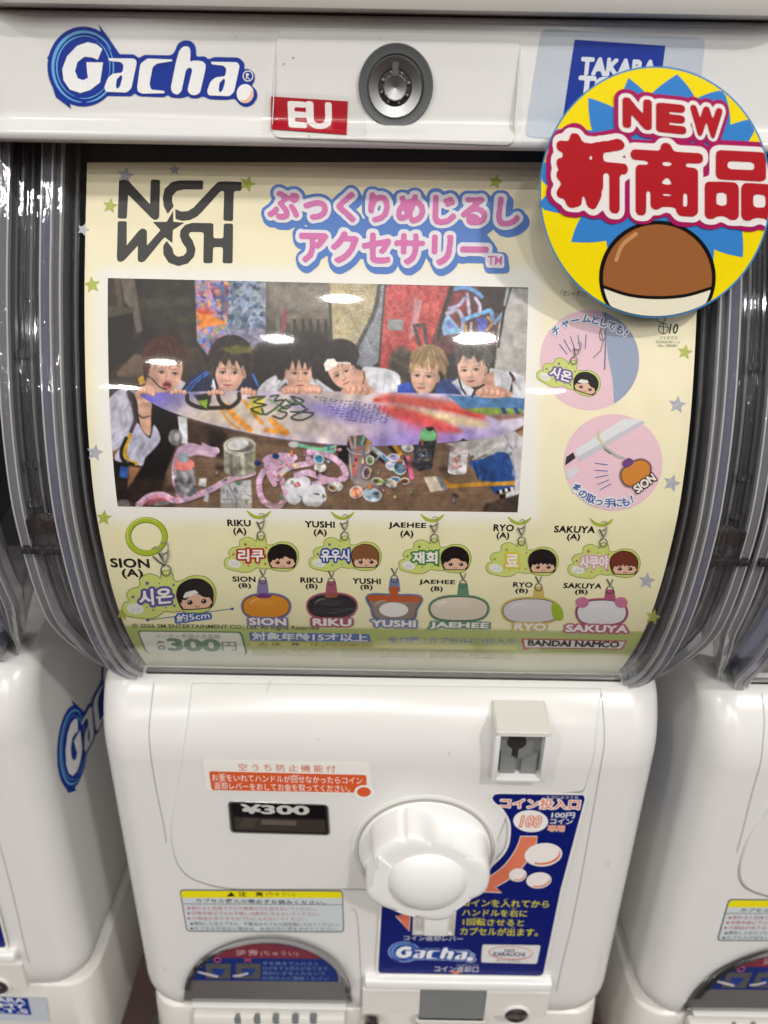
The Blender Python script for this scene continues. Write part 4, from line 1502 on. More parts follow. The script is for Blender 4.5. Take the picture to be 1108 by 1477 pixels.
# keyring pictures, second kind: plain coloured plates with a name strip
def name_strip(P, s, b, c):
    P.text(s, b, c, 6, grow=.19, slope=.018, sp=1.05)
    P.text(s, b, (232, 228, 226), 7, grow=.045, slope=.018, sp=1.05)
def chainlet(P, x, y, tab):
    P.poly(round_poly([(x - 6.5, y - 4), (x + 6.5, y - 4), (x + 9, y + 16), (x - 9, y + 16)], 4), tab, 1)
    MT, MD = ink((150, 148, 142), .3), ink((84, 82, 78), .3)
    P.stroke([(x - 4, y - 18), (x - 1, y - 12), (x, y - 8)], 2.0, MD, 4)
    P.stroke([(x + 4, y - 18), (x + 2, y - 12), (x, y - 8)], 2.0, MT, 4.5)
    P.stroke(ellipse(x, y - 3, 5, 5.2, 20, 0, -70, 260), 1.4, MD, 4)
def badge(ringx, ringy, loop, fillc, rim, tab, nm, box, extra=None):
    P = Print(SHEET, 0.0, cut=10)
    chainlet(P, ringx, ringy, tab)
    L = smooth_loop(loop, 5)
    P.poly(inset(L, -3.6), tab, 2)
    P.poly(inset(L, -.9), rim, 3)
    P.poly(L, fillc, 4)
    c0 = L.mean(0)
    w0 = np.ptp(L[:, 0]) / 2
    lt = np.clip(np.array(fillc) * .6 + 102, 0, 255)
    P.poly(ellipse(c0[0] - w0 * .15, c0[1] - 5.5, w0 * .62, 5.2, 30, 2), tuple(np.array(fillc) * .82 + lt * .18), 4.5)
    if extra:
        extra(P)
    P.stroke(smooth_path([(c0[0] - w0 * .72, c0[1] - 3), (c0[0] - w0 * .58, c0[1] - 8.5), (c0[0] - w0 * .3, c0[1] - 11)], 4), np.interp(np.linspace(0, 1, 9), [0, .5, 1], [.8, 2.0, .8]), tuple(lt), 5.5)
    name_strip(P, nm, box, tab)
    P.done('keyring_picture', poster)
DK = (40, 30, 32)
def oval(cx, cy, rx, ry, k=.86):
    return [(cx - rx, cy), (cx - rx * k, cy - ry * .62), (cx - rx * .4, cy - ry), (cx + rx * .4, cy - ry), (cx + rx * k, cy - ry * .62), (cx + rx, cy), (cx + rx * .85, cy + ry * .7), (cx + rx * .4, cy + ry), (cx - rx * .4, cy + ry), (cx - rx * .85, cy + ry * .7)]
def shine(cx, cy, w):
    return lambda P: P.stroke(smooth_path([(cx - w, cy + 1.5), (cx - w * .4, cy - 2), (cx + w * .2, cy - 2.6)], 4), 1.6, (236, 226, 205), 5)
def cap_band(cx, cy, rx, c2):
    def f(P):
        P.poly(smooth_loop([(cx - rx * .5, cy - 15.5), (cx, cy - 19), (cx + rx * .5, cy - 15.5), (cx + rx * .3, cy - 12), (cx - rx * .3, cy - 12)], 4), c2, 5)
    return f
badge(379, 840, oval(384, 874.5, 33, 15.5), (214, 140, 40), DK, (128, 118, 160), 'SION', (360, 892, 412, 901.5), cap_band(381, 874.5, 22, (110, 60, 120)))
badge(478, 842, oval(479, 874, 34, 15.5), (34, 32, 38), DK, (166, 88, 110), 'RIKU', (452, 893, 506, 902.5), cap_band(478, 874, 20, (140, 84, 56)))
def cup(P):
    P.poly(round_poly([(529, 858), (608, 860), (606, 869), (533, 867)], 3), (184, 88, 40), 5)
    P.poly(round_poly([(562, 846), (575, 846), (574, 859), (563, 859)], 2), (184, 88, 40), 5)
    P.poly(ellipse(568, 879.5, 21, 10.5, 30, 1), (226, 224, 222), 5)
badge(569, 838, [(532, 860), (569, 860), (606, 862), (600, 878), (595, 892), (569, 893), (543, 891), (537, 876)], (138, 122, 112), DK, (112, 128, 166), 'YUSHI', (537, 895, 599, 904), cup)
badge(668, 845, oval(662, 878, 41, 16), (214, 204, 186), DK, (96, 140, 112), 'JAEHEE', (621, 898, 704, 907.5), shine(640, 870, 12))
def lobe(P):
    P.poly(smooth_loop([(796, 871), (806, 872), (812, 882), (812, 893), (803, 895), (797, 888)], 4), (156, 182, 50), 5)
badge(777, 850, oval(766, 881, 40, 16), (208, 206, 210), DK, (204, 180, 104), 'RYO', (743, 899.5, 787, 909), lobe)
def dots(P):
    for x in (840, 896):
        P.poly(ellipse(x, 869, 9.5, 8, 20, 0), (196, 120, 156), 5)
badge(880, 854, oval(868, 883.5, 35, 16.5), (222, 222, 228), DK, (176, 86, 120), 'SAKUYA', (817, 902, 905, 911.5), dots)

# price and small print along the lower edge
P = Print(SHEET, 0.0, cut=6)
P.poly(round_poly([(197, 909), (349, 911), (358, 944), (210, 942)], 6), (84, 128, 84), 1)
P.poly(round_poly([(200, 911), (346, 913), (355, 944), (213, 942)], 5), (224, 226, 216), 2)
P.text('メーカー希望小売価格', (224, 914, 318, 921.5), (150, 152, 146), 3, slope=.012)
P.text('各', (226, 924, 240, 937), (110, 140, 112), 3, bold=.02)
P.text('300', (243, 922, 316, 938.5), (96, 138, 104), 3, grow=.045)
P.text('円', (320, 926, 341, 938), (140, 160, 140), 3, bold=.02)
P.poly(round_poly([(359, 912), (533, 914.5), (535, 926), (361, 924)], 2), (84, 112, 172), 1)
P.text('対象年齢15才以上', (364, 913.6, 530, 924.2), (222, 226, 230), 2, bold=.03, slope=.014)
P.poly([(361, 926), (745, 932), (746, 938), (362, 932)], (206, 202, 120), 1)
P.text('⚠ 注　意', (372, 926.8, 432, 931.8), (110, 104, 50), 2, bold=.02, slope=.014)
P.text('お買い上げの前に必ずお読みください。', (448, 928, 540, 932.5), (110, 104, 60), 2, slope=.014)
for k in range(4):
    y = 934 + 3.3 * k
    for a in range(3):
        P.text(('小さな部品があります。口の中には絶対に入れないでください。', '窒息などの危険があります。保護者のもとで使用してください。', '商品の形状や色は写真と多少異なる場合がございます。')[(a + k) % 3], (364 + a * 128, y + a * 1.6, 486 + a * 128, y + 2.3 + a * 1.6), (150, 150, 132), 2, slope=.013)
P.text('全12種 1カプセルに1個入り', (560, 919.5, 742, 928), (136, 140, 186), 2, bold=.02, slope=.012)
P.poly(round_poly([(752, 921), (905, 924), (898, 937), (768, 935), (755, 938)], 2), (178, 66, 84), 1)
P.poly(round_poly([(755, 922.6), (902, 925.6), (896, 935.6), (758, 933.6)], 2), (224, 222, 218), 2)
P.text('BANDAI NAMCO', (762, 924.6, 893, 932.6), (40, 40, 44), 3, grow=.045, slope=.018, sp=.98)
P.done('bottom_strip', poster)

# two round pictures on the right
def arc_text(P, chars, pts, size, mp, col, rim, lay):
    for ch, (x, y, r) in zip(chars, pts):
        c, s = math.cos(RAD(r)), math.sin(RAD(r))
        lo, hi = bbox(glyphs(ch)[0])
        w = (hi - lo) * size * 1.05
        def tf(u, x=x, y=y, w=w, c=c, s=s):
            a = np.stack([(u[:, 0] - .5) * w[0], (.5 - u[:, 1]) * w[1]], 1)
            return mp(np.stack([x + a[:, 0] * c - a[:, 1] * s, y + a[:, 0] * s + a[:, 1] * c], 1))
        P.text(ch, None, rim, lay, grow=.17, tf=tf)
        P.text(ch, None, col, lay + 1, bold=.025, tf=tf)
mp = cropmap(740, 360, 3.011)
P = Print(SHEET, 0.0, cut=10)
PK = (232, 196, 208)
P.poly(mp(ellipse(333, 480, 216, 218, 64)), PK, 1)
bagl = np.vstack([mp([(388, 270)]), mp(ellipse(333, 480, 215, 217, 40, 0, -72, 60)), mp(smooth_path([(440, 668), (432, 560), (415, 480), (405, 380)], 4))])
P.poly(bagl, (152, 164, 190), 2)
P.stroke(mp([(402, 275), (402, 420), (398, 520)]), 2.2, (122, 132, 152), 3)
P.stroke(mp([(378, 330), (392, 400), (380, 440), (350, 470)]), 1.8, (150, 148, 150), 4)
P.stroke(mp(ellipse(388, 370, 12, 26, 20, 0, 0, 359)), 1.2, (120, 118, 120), 4, False)
for k, (a, b) in enumerate((((203, 412), (235, 455)), ((222, 392), (252, 445)), ((250, 378), (270, 436)), ((282, 372), (292, 432)), ((318, 370), (314, 430)))):
    P.stroke(mp([a, b]), 1.4, (104, 122, 172), 3)
arc_text(P, 'チャームとしても!', [(187, 352, -38), (228, 324, -28), (270, 307, -12), (318, 300, 0), (358, 306, 10), (396, 318, 16), (428, 331, 22), (464, 346, 30), (492, 362, 35)], 40, mp, (64, 96, 156), (226, 224, 232), 5)
P.done('round_picture', poster)
P, _ = keyring_cloud('sion', mp([(330, 470)])[0] + np.array([-22, 6]), .86, 17, '시온', (112, 92, 160), HB, 3, (110, 100, 150), chain=False)
P.done('keyring_picture', poster)
P = Print(SHEET, 0.0, cut=10)
P.poly(mp(ellipse(435, 925, 215, 211, 64)), PK, 1)
P.poly(mp([(268, 872), (480, 735), (545, 738), (575, 752), (290, 920)]), (222, 224, 230), 2)
P.poly(mp([(290, 920), (575, 752), (560, 742), (280, 900)]), (196, 198, 208), 3)
P.poly(mp([(232, 900), (262, 880), (272, 905), (226, 938)]), (52, 54, 60), 3)
P.poly(mp(round_poly([(228, 965), (275, 940), (290, 968), (238, 1000)], 10)), (214, 214, 220), 3)
P.stroke(mp([(372, 785), (372, 820), (398, 852)]), 3.4, (214, 206, 160), 4)
P.stroke(mp([(395, 855), (430, 880), (450, 895), (480, 905)]), 3.6, (180, 178, 176), 5)
P.stroke(mp([(400, 868), (425, 885)]), 1.6, (110, 108, 106), 6)
for a, b in (((358, 928), (410, 935)), ((358, 958), (410, 962)), ((360, 990), (412, 980)), ((368, 1020), (416, 1000)), ((380, 1042), (425, 1018))):
    P.stroke(mp([a, b]), 1.4, (104, 122, 172), 3)
L = mp(smooth_loop([(472, 985), (480, 955), (520, 925), (560, 915), (592, 935), (592, 975), (565, 1010), (520, 1025), (488, 1018)], 5))
P.poly(inset(L, -3), (150, 120, 128), 6)
P.poly(inset(L, -1), DK, 7)
P.poly(L, (206, 132, 56), 8)
P.poly(mp(smooth_loop([(475, 925), (500, 905), (522, 915), (520, 932), (490, 948)], 4)), (110, 70, 130), 9)
def tf_(u):
    a = np.stack([(u[:, 0] - .5) * 100, (.5 - u[:, 1]) * 34], 1)
    c, s = math.cos(RAD(-36)), math.sin(RAD(-36))
    return mp(np.stack([572 + a[:, 0] * c - a[:, 1] * s, 1015 + a[:, 0] * s + a[:, 1] * c], 1))
P.text('SION', None, (60, 44, 50), 9, grow=.14, tf=tf_)
P.text('SION', None, (236, 228, 222), 10, grow=.04, tf=tf_)
arc_text(P, '傘の取っ手にも!', [(280, 1038, 40), (304, 1062, 32), (338, 1082, 20), (374, 1098, 10), (418, 1100, 0), (456, 1100, -4), (488, 1096, -10), (517, 1083, -18)], 40, mp, (64, 96, 156), (226, 224, 232), 5)
P.done('round_picture', poster)
# ---------------------------------------------------------------- the printed group photograph: painted into an array, stroke by stroke
GX, GY = np.meshgrid(np.arange(150, 770, 1.15), np.arange(396, 746, 1.15))
IMG = np.zeros(GX.shape + (3,)) + np.array([50, 42, 38.0])
prng = np.random.default_rng(11)
GRAIN = prng.normal(0, 1, GX.shape)
def blur(a, n):
    for _ in range(n):
        a = (np.roll(a, 1, 0) + np.roll(a, -1, 0) + 2 * a) / 4
        a = (np.roll(a, 1, 1) + np.roll(a, -1, 1) + 2 * a) / 4
    return a
SOFTG = blur(prng.normal(0, 1, GX.shape), 2) * 3
CLOUD = blur(prng.normal(0, 1, GX.shape), 40)
CLOUD /= CLOUD.std()
MIDN = blur(prng.normal(0, 1, GX.shape), 9)
MIDN /= MIDN.std()

def sdf(pts, X=None, Y=None):
    X, Y = (GX, GY) if X is None else (X, Y)
    p = np.array(pts, float)
    d = np.full(X.shape, 1e9)
    ins = np.zeros(X.shape, bool)
    for i in range(len(p)):
        a, b = p[i], p[(i + 1) % len(p)]
        e = b - a
        wx, wy = X - a[0], Y - a[1]
        t = np.clip((wx * e[0] + wy * e[1]) / max(e @ e, 1e-9), 0, 1)
        d = np.minimum(d, np.hypot(wx - e[0] * t, wy - e[1] * t))
        c = ((a[1] <= Y) & (b[1] > Y)) | ((b[1] <= Y) & (a[1] > Y))
        if abs(e[1]) > 1e-9:
            ins ^= c & (X < a[0] + e[0] * (Y - a[1]) / e[1])
    return np.where(ins, -d, d)
def ldf(pts, X, Y):
    p = np.array(pts, float)
    d = np.full(X.shape, 1e9)
    for a, b in zip(p, p[1:]):
        e = b - a
        wx, wy = X - a[0], Y - a[1]
        t = np.clip((wx * e[0] + wy * e[1]) / max(e @ e, 1e-9), 0, 1)
        d = np.minimum(d, np.hypot(wx - e[0] * t, wy - e[1] * t))
    return d
def win(pts, m):
    p = np.array(pts, float)
    lo, hi = p.min(0) - m, p.max(0) + m
    x0, x1 = int(max(0, (lo[0] - 150) / 1.15)), int(max(0, (hi[0] - 150) / 1.15 + 2))
    y0, y1 = int(max(0, (lo[1] - 396) / 1.15)), int(max(0, (hi[1] - 396) / 1.15 + 2))
    return np.s_[y0:y1, x0:x1]
def lay(w, mask, col, n=0.0):
    if mask.size == 0:
        return
    c = np.array(col, float)[None, None] * np.ones(mask.shape + (1,))
    if n:
        c = c * (1 + n * 0.008 * (MIDN[w] * .7 + GRAIN[w] * .3)[..., None])
    IMG[w] = IMG[w] * (1 - mask[..., None]) + c * mask[..., None]
def pp(col, pts, soft=1.2, n=4, a=1.0, sm=0):
    if sm:
        pts = smooth_loop(pts, sm)
    w = win(pts, soft + 2)
    lay(w, a * (1 - smoothstep(-soft, soft, sdf(pts, GX[w], GY[w]))), col, n)
def ee(col, cx, cy, rx, ry, soft=1.2, n=4, a=1.0, rot=0):
    r = max(rx, ry)
    w = win([(cx - r, cy - r), (cx + r, cy + r)], soft + 2)
    c, s = math.cos(RAD(rot)), math.sin(RAD(rot))
    X, Y = GX[w], GY[w]
    x, y = (X - cx) * c + (Y - cy) * s, -(X - cx) * s + (Y - cy) * c
    q = (np.hypot(x / rx, y / ry) - 1) * min(rx, ry)
    lay(w, a * (1 - smoothstep(-soft, soft, q)), col, n)
def ll(col, pts, wd, soft=.8, n=4, a=1.0, sm=0):
    if sm:
        pts = smooth_path(pts, sm)
    w = win(pts, wd / 2 + soft + 2)
    lay(w, a * (1 - smoothstep(wd / 2 - soft, wd / 2 + soft, ldf(pts, GX[w], GY[w]))), col, n)

# back wall
IMG *= (1 + .10 * CLOUD[..., None])
pp((66, 56, 50), [(150, 396), (176, 396), (180, 445), (150, 445)])
pp((92, 80, 68), [(164, 398), (173, 398), (177, 442), (170, 442)])
pp((108, 101, 94), [(174, 399), (194, 400), (206, 478), (197, 480), (189, 446), (180, 436)], 2)
pp((86, 78, 70), [(150, 441), (194, 444), (190, 451), (150, 461)])
pp((40, 32, 30), [(150, 461), (192, 451), (193, 512), (160, 536), (150, 536)], 2)
pp((58, 52, 48), [(200, 402), (280, 402), (281, 470), (210, 470)], 8)
pp((74, 78, 66), [(203, 431), (275, 429), (275, 440), (204, 443)], 5, a=.7)
pp((84, 80, 44), [(255, 458), (282, 452), (282, 464), (256, 466)], 4, a=.5)
pp((104, 86, 74), [(168, 538), (194, 510), (205, 512), (208, 545), (170, 545)], 2)
pp((70, 60, 54), [(155, 546), (205, 540), (208, 575), (155, 575)], 4)
pp((74, 60, 52), [(262, 505), (290, 500), (296, 530), (268, 550)], 5)
# painted boards hung on the wall
def speck(pts, cols, seed, cell, soft=1.5):
    r = np.random.default_rng(seed)
    m = 1 - smoothstep(-soft, soft, sdf(pts))
    q = blur(r.normal(0, 1, GX.shape + (len(cols),)), cell * 2 + 1)
    q /= q.std((0, 1))
    k = np.exp(q * 2.6)
    k /= k.sum(-1, keepdims=True)
    c = k @ np.array(cols, float)
    c *= 1 + .05 * GRAIN[..., None]
    IMG[:] = IMG * (1 - m[..., None]) + c * m[..., None]
speck([(281, 403), (335, 404), (331, 455), (327, 488), (312, 498), (300, 514), (293, 504), (284, 492)], [(214, 150, 178), (110, 140, 204), (220, 170, 120), (70, 70, 130), (196, 96, 110), (150, 168, 120), (150, 150, 200)], 5, 3)
pp((222, 136, 60), [(286, 448), (300, 452), (322, 462), (326, 468), (305, 470), (288, 474)], 2.5, 8)
pp((206, 90, 66), [(284, 446), (300, 446), (312, 452), (300, 454), (286, 451)], 1.5, 8)
for x in (314, 323, 331):
    for y in (424, 438):
        ee((196, 110, 60), x, y, 2.2, 3.5, 1.2)
pp((60, 66, 110), [(305, 410), (328, 412), (330, 450), (320, 455), (318, 420)], 3, a=.5)
speck([(332, 404), (384, 405), (384, 505), (330, 505), (326, 488)], [(150, 168, 196), (96, 112, 146), (120, 132, 150), (70, 80, 100), (168, 176, 190)], 6, 3)
pp((150, 130, 150), [(328, 470), (384, 474), (384, 510), (322, 510)], 8, a=.45)
pp((78, 72, 68), [(384, 405), (478, 407), (478, 560), (384, 560)], 1)
pp((150, 142, 132), [(384, 405), (500, 407), (480, 455), (390, 452)], 18, a=.75)  # pale haze paints a light reflection into the print
pp((116, 106, 96), [(412, 452), (476, 450), (476, 470), (412, 466)], 3)
for x in (420, 432, 443, 454, 465):
    ll((104, 96, 88), [(x, 460), (x + 1, 505)], 3.5, 1.5)
    ll((52, 46, 44), [(x + 5, 462), (x + 6, 505)], 4, 1.5)
ll((120, 112, 104), [(400, 450), (402, 482)], 6, 2)
ll((140, 70, 82), [(410, 448), (411, 462), (407, 482)], 6, 2, 14)
speck([(476, 407), (547, 409), (538, 452), (513, 503), (478, 494)], [(184, 170, 136), (168, 154, 118), (176, 166, 140)], 7, 4)
speck([(548, 410), (557, 410), (549, 505), (545, 522), (530, 535), (514, 525), (513, 504), (540, 455)], [(146, 150, 160), (126, 128, 140), (136, 138, 150)], 8, 4)
ll((74, 74, 74), [(548, 408), (540, 450), (513, 505)], 6, 1.4, 10, sm=5)
ll((66, 62, 62), [(476, 430), (478, 495)], 4, 1.2)
speck([(557, 410), (648, 412), (641, 440), (630, 485), (622, 535), (548, 535), (550, 470)], [(188, 78, 80), (168, 62, 64), (196, 92, 92)], 9, 3)
ll((70, 60, 60), [(556, 409), (550, 480), (547, 530)], 3, 1)
pp((150, 150, 156), [(560, 460), (582, 461), (581, 477), (559, 476)], 1, 8)
pp((208, 178, 184), [(598, 430), (609, 434), (600, 480), (592, 492), (590, 480), (596, 455)], 2.5, 8, .7)
ll((80, 66, 66), [(606, 500), (598, 470), (612, 468), (616, 500)], 5, 2, 12)
pp((92, 56, 60), [(650, 412), (731, 414), (726, 470), (720, 510), (618, 510), (630, 470)], 1, 10)
pp((54, 42, 42), [(690, 414), (731, 414), (727, 450), (695, 452)], 3, 12)
pp((150, 62, 62), [(655, 425), (672, 418), (680, 445), (650, 462)], 5, 10, .7)
pp((138, 66, 62), [(655, 455), (670, 470), (668, 485), (640, 452)], 4, 10, .6)
for c, w, p in (((112, 158, 218), 6, [(655, 416), (672, 415), (685, 420), (695, 428)]), ((184, 178, 206), 6, [(645, 452), (660, 448), (668, 462), (666, 478)]), ((184, 178, 206), 5, [(674, 424), (676, 440), (677, 452)]),
                ((174, 170, 204), 5, [(648, 445), (662, 440), (670, 430)]), ((120, 170, 220), 6, [(668, 462), (682, 456), (700, 450), (708, 448), (711, 460)]), ((120, 166, 214), 5, [(713, 466), (726, 452)]),
                ((190, 184, 210), 5, [(686, 430), (692, 440), (692, 450)]), ((86, 96, 190), 6, [(690, 462), (700, 462), (698, 472), (694, 466), (692, 474), (700, 480)]), ((176, 140, 90), 4, [(704, 458), (710, 466), (702, 476)]),
                ((200, 190, 200), 4, [(680, 466), (678, 485)]), ((190, 160, 90), 4, [(672, 470), (672, 482)])):
    ll(c, p, w, 1.2, 10, sm=4)
pp((140, 182, 222), [(646, 452), (668, 480), (640, 484), (636, 470)], 1.5, 8)
pp((110, 110, 190), [(646, 460), (656, 472), (648, 474), (643, 466)], 2, 8, .7)
ll((44, 40, 40), [(654, 412), (641, 445), (632, 490)], 4, 1)
pp((176, 172, 170), [(737, 415), (764, 416), (758, 560), (712, 545), (719, 470), (727, 445)], 1.5, 3)
ll((40, 38, 38), [(737, 414), (727, 448), (719, 500)], 3.5, 1)
pp((156, 160, 170), [(731, 414), (736, 414), (729, 442), (726, 440)], 1)
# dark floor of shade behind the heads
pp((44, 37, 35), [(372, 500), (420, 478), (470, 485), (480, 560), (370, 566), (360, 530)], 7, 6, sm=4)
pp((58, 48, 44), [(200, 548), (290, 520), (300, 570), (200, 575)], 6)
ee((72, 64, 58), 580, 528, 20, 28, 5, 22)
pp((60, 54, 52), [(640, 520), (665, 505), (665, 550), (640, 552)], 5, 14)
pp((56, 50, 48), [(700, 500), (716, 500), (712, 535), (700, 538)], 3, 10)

SK, SKD, LIP = (214, 174, 156), (176, 130, 112), (178, 96, 92)
hrng = np.random.default_rng(21)
def person_face(cx, cy, w, h, rot=0.0, yaw=0.0, skin=SK, mouth=0, ear=0):
    c, s = math.cos(RAD(rot)), math.sin(RAD(rot))
    def T(*p):
        return [(cx + x * w * c - y * h * s, cy + x * w * s + y * h * c) for x, y in p]
    sk = np.array(skin, float)
    if ear:
        p = T((ear * .98, .08))[0]
        ee(sk * .86, *p, 3.4, 6.4, 1.2, 2, 1, rot)
        ee(sk * .7, *p, 1.4, 3.4, 1.2, 2, .6, rot)
    pp(sk, T((-.92, -.5), (-.55, -.98), (.55, -.98), (.92, -.5), (.94, .1), (.78, .55), (.38, .93), (0, 1.0), (-.38, .93), (-.78, .55), (-.94, .1)), 1.3, 2, 1, 4)
    side = -1 if yaw > 0 else 1
    pp(sk * .80, T((side * .95, -.4), (side * .95, .15), (side * .76, .58), (side * .36, .95), (side * .42, .55), (side * .62, .1), (side * .66, -.4)), 5, 0, .55, 3)
    pp(sk * .84, T((-.7, .62), (-.3, .97), (.3, .97), (.7, .62), (.3, .84), (-.3, .84)), 3, 0, .5, 3)
    ox = yaw * .30
    for e in (-1, 1):
        p = T((ox + e * .46 - .0, .36))[0]
        ee((226, 140, 128), *p, w * .26, h * .15, 4, 0, .22, rot)
        ee(sk * 1.07, *T((ox + e * .34, .26))[0], w * .2, h * .10, 3.5, 0, .5, rot)
    ee(sk * .86, *T((ox - .40, -.02))[0], w * .24, h * .12, 2.5, 0, .4, rot)
    ee(sk * .86, *T((ox + .40, -.02))[0], w * .24, h * .12, 2.5, 0, .4, rot)
    for e in (-1, 1):
        ex = ox + e * .41
        ll((112, 84, 72), T((ex - .20, -.15), (ex, -.195), (ex + .20, -.15)), 1.5, 1.0, 0, .55)
        ee((214, 196, 188), *T((ex, .035))[0], w * .19, h * .055, .9, 0, .8, rot)
        ee((46, 30, 28), *T((ex + .02, .03))[0], w * .095, h * .07, .9, 0, .95, rot)
        ll((62, 42, 38), T((ex - .21, .02), (ex - .08, -.035), (ex + .10, -.035), (ex + .21, .02)), 1.2, .8, 0, .85)
        ll(sk * .8, T((ex - .16, .10), (ex + .16, .10)), 1.2, 1.0, 0, .35)
    nx = ox * 1.5
    ll(sk * 1.10, T((nx, -.02), (nx, .34)), 2.6, 1.6, 0, .55)
    ll(sk * .78, T((nx + side * .10, .05), (nx + side * .13, .38)), 2.2, 1.6, 0, .45)
    ee(sk * 1.10, *T((nx, .37))[0], w * .09, h * .06, 1.6, 0, .6, rot)
    for e in (-1, 1):
        ee(sk * .58, *T((nx + e * .10, .435))[0], 1.5, .9, .8, 0, .7, rot)
    mx = ox * 1.3
    if mouth == 0:
        pp((188, 106, 104), T((mx - .28, .655), (mx - .08, .61), (mx, .625), (mx + .08, .61), (mx + .28, .655), (mx + .1, .735), (mx - .1, .735)), 1.0, 0, .85, 3)
        ll((128, 66, 66), T((mx - .29, .655), (mx, .668), (mx + .29, .65)), .9, .7, 0, .75)
        ll(sk * .8, T((mx - .14, .80), (mx + .14, .80)), 1.6, 1.2, 0, .4)
    else:
        ee((178, 92, 94), *T((mx, .66))[0], w * .30, h * .19, 1.0, 0, 1, rot)
        ee((104, 40, 44), *T((mx, .65))[0], w * .21, h * .12, .9, 0, 1, rot)
        ee((208, 120, 120), *T((mx, .74))[0], w * .16, h * .05, 1, 0, .9, rot)
def hairmass(loop, base, hi, lo, crown, n=80, ln=11, wd=1.0, down=.5):
    L = smooth_loop(loop, 3)
    pp(base, L, 1.6, 8)
    w_ = win(L, 2)
    D = sdf(L, GX[w_], GY[w_])
    ys_, xs_ = np.nonzero(D < -1.0)
    if len(ys_) == 0:
        return
    for k in range(n):
        q = hrng.integers(len(ys_))
        p = np.array([GX[w_][ys_[q], xs_[q]], GY[w_][ys_[q], xs_[q]]])
        d = p - np.array(crown, float)
        d = d / max(np.hypot(*d), 1e-6) + np.array([hrng.normal(0, .15), down])
        d /= max(np.hypot(*d), 1e-6)
        l_ = ln * hrng.uniform(.5, 1.2)
        m = p + d * l_ * .5 + np.array([-d[1], d[0]]) * hrng.normal(0, .8)
        t = hrng.uniform()
        c = np.array(hi, float) * t + np.array(lo, float) * (1 - t)
        ll(c, [p, m, p + d * l_ + np.array([0, .6])], wd * hrng.uniform(.7, 1.3), .8, 0, hrng.uniform(.25, .75))
def folds(loop, col, n=7, ang=100, ln=18, k=.80, seed=1):
    r = np.random.default_rng(seed)
    L = np.array(loop, float)
    w_ = win(L, 2)
    D = sdf(L, GX[w_], GY[w_])
    ys_, xs_ = np.nonzero(D < -2.0)
    for _ in range(n):
        q = r.integers(len(ys_))
        p = np.array([GX[w_][ys_[q], xs_[q]], GY[w_][ys_[q], xs_[q]]])
        a = RAD(ang + r.normal(0, 18))
        d = np.array([math.cos(a), math.sin(a)]) * ln * r.uniform(.4, 1)
        c = np.array(col, float) * (k if r.uniform() < .65 else 1.06)
        ll(np.minimum(c, 240), [p - d / 2, p + np.array([-d[1], d[0]]) * r.normal(0, .08), p + d / 2], r.uniform(1.5, 4), 2.0, 0, .55)

def hair_strands(col, roots, w=1.5, a=.8):
    for p in roots:
        ll(col, p, w, .8, 0, a, sm=3)

# first person, auburn hair, open mouth
pp((196, 192, 208), [(150, 585), (158, 575), (172, 562), (192, 560), (196, 580), (200, 610), (188, 632), (160, 655), (150, 650)], 1.5, 2, sm=3)
pp((196, 190, 198), [(250, 560), (256, 545), (268, 552), (266, 566), (250, 566)], 1.2)
pp((186, 150, 134), [(212, 545), (240, 545), (240, 568), (206, 566)], 2)
pp((190, 150, 60), [(199, 546), (206, 541), (210, 552), (202, 556)], 1)
ee((60, 34, 32), 238, 514, 31, 28, 3, 14)
person_face(240, 537, 24, 28, 6, .35, (206, 166, 148), 1, -1)
hairmass([(206, 522), (210, 496), (232, 483), (256, 488), (269, 506), (268, 526), (262, 520), (257, 527), (250, 519), (244, 526), (236, 518), (228, 526), (220, 518), (216, 530), (214, 540), (208, 534)], (70, 36, 33), (140, 80, 62), (34, 20, 22), (238, 482), 110, 12)
ll((36, 30, 32), [(219, 546), (230, 558), (240, 562)], 1.6, .8)
# second
pp((36, 44, 76), [(262, 572), (266, 556), (280, 542), (300, 534), (312, 550), (316, 572)], 1.5, 4, sm=3)
for o in (0, 6):
    ll((70, 118, 196), [(266 + o, 566), (276 + o, 552), (298 + o, 536)], 2, .8)
pp((34, 40, 66), [(340, 566), (352, 545), (364, 536), (372, 556), (374, 570), (350, 572)], 1.5, 4, sm=3)
ll((70, 118, 196), [(365, 540), (372, 556)], 3, 1)
pp((222, 220, 224), [(304, 558), (308, 545), (312, 560), (310, 566)], 1)
pp((176, 132, 116), [(314, 550), (345, 550), (340, 568), (316, 568)], 2)
ee((52, 43, 41), 333, 513, 32, 29, 2.5, 12)
person_face(331, 537, 21.5, 28, 2, -.2, SK, 0, 1)
hairmass([(302, 522), (305, 500), (322, 485), (345, 485), (362, 500), (365, 530), (357, 544), (353, 526), (347, 530), (341, 520), (336, 528), (331, 518), (325, 528), (318, 520), (313, 530), (309, 542), (303, 538)], (48, 39, 37), (104, 86, 76), (24, 20, 20), (334, 484), 120, 13)
pp((150, 150, 62), [(318, 503), (340, 498), (366, 500), (362, 509), (335, 511)], 3, 8, .55)
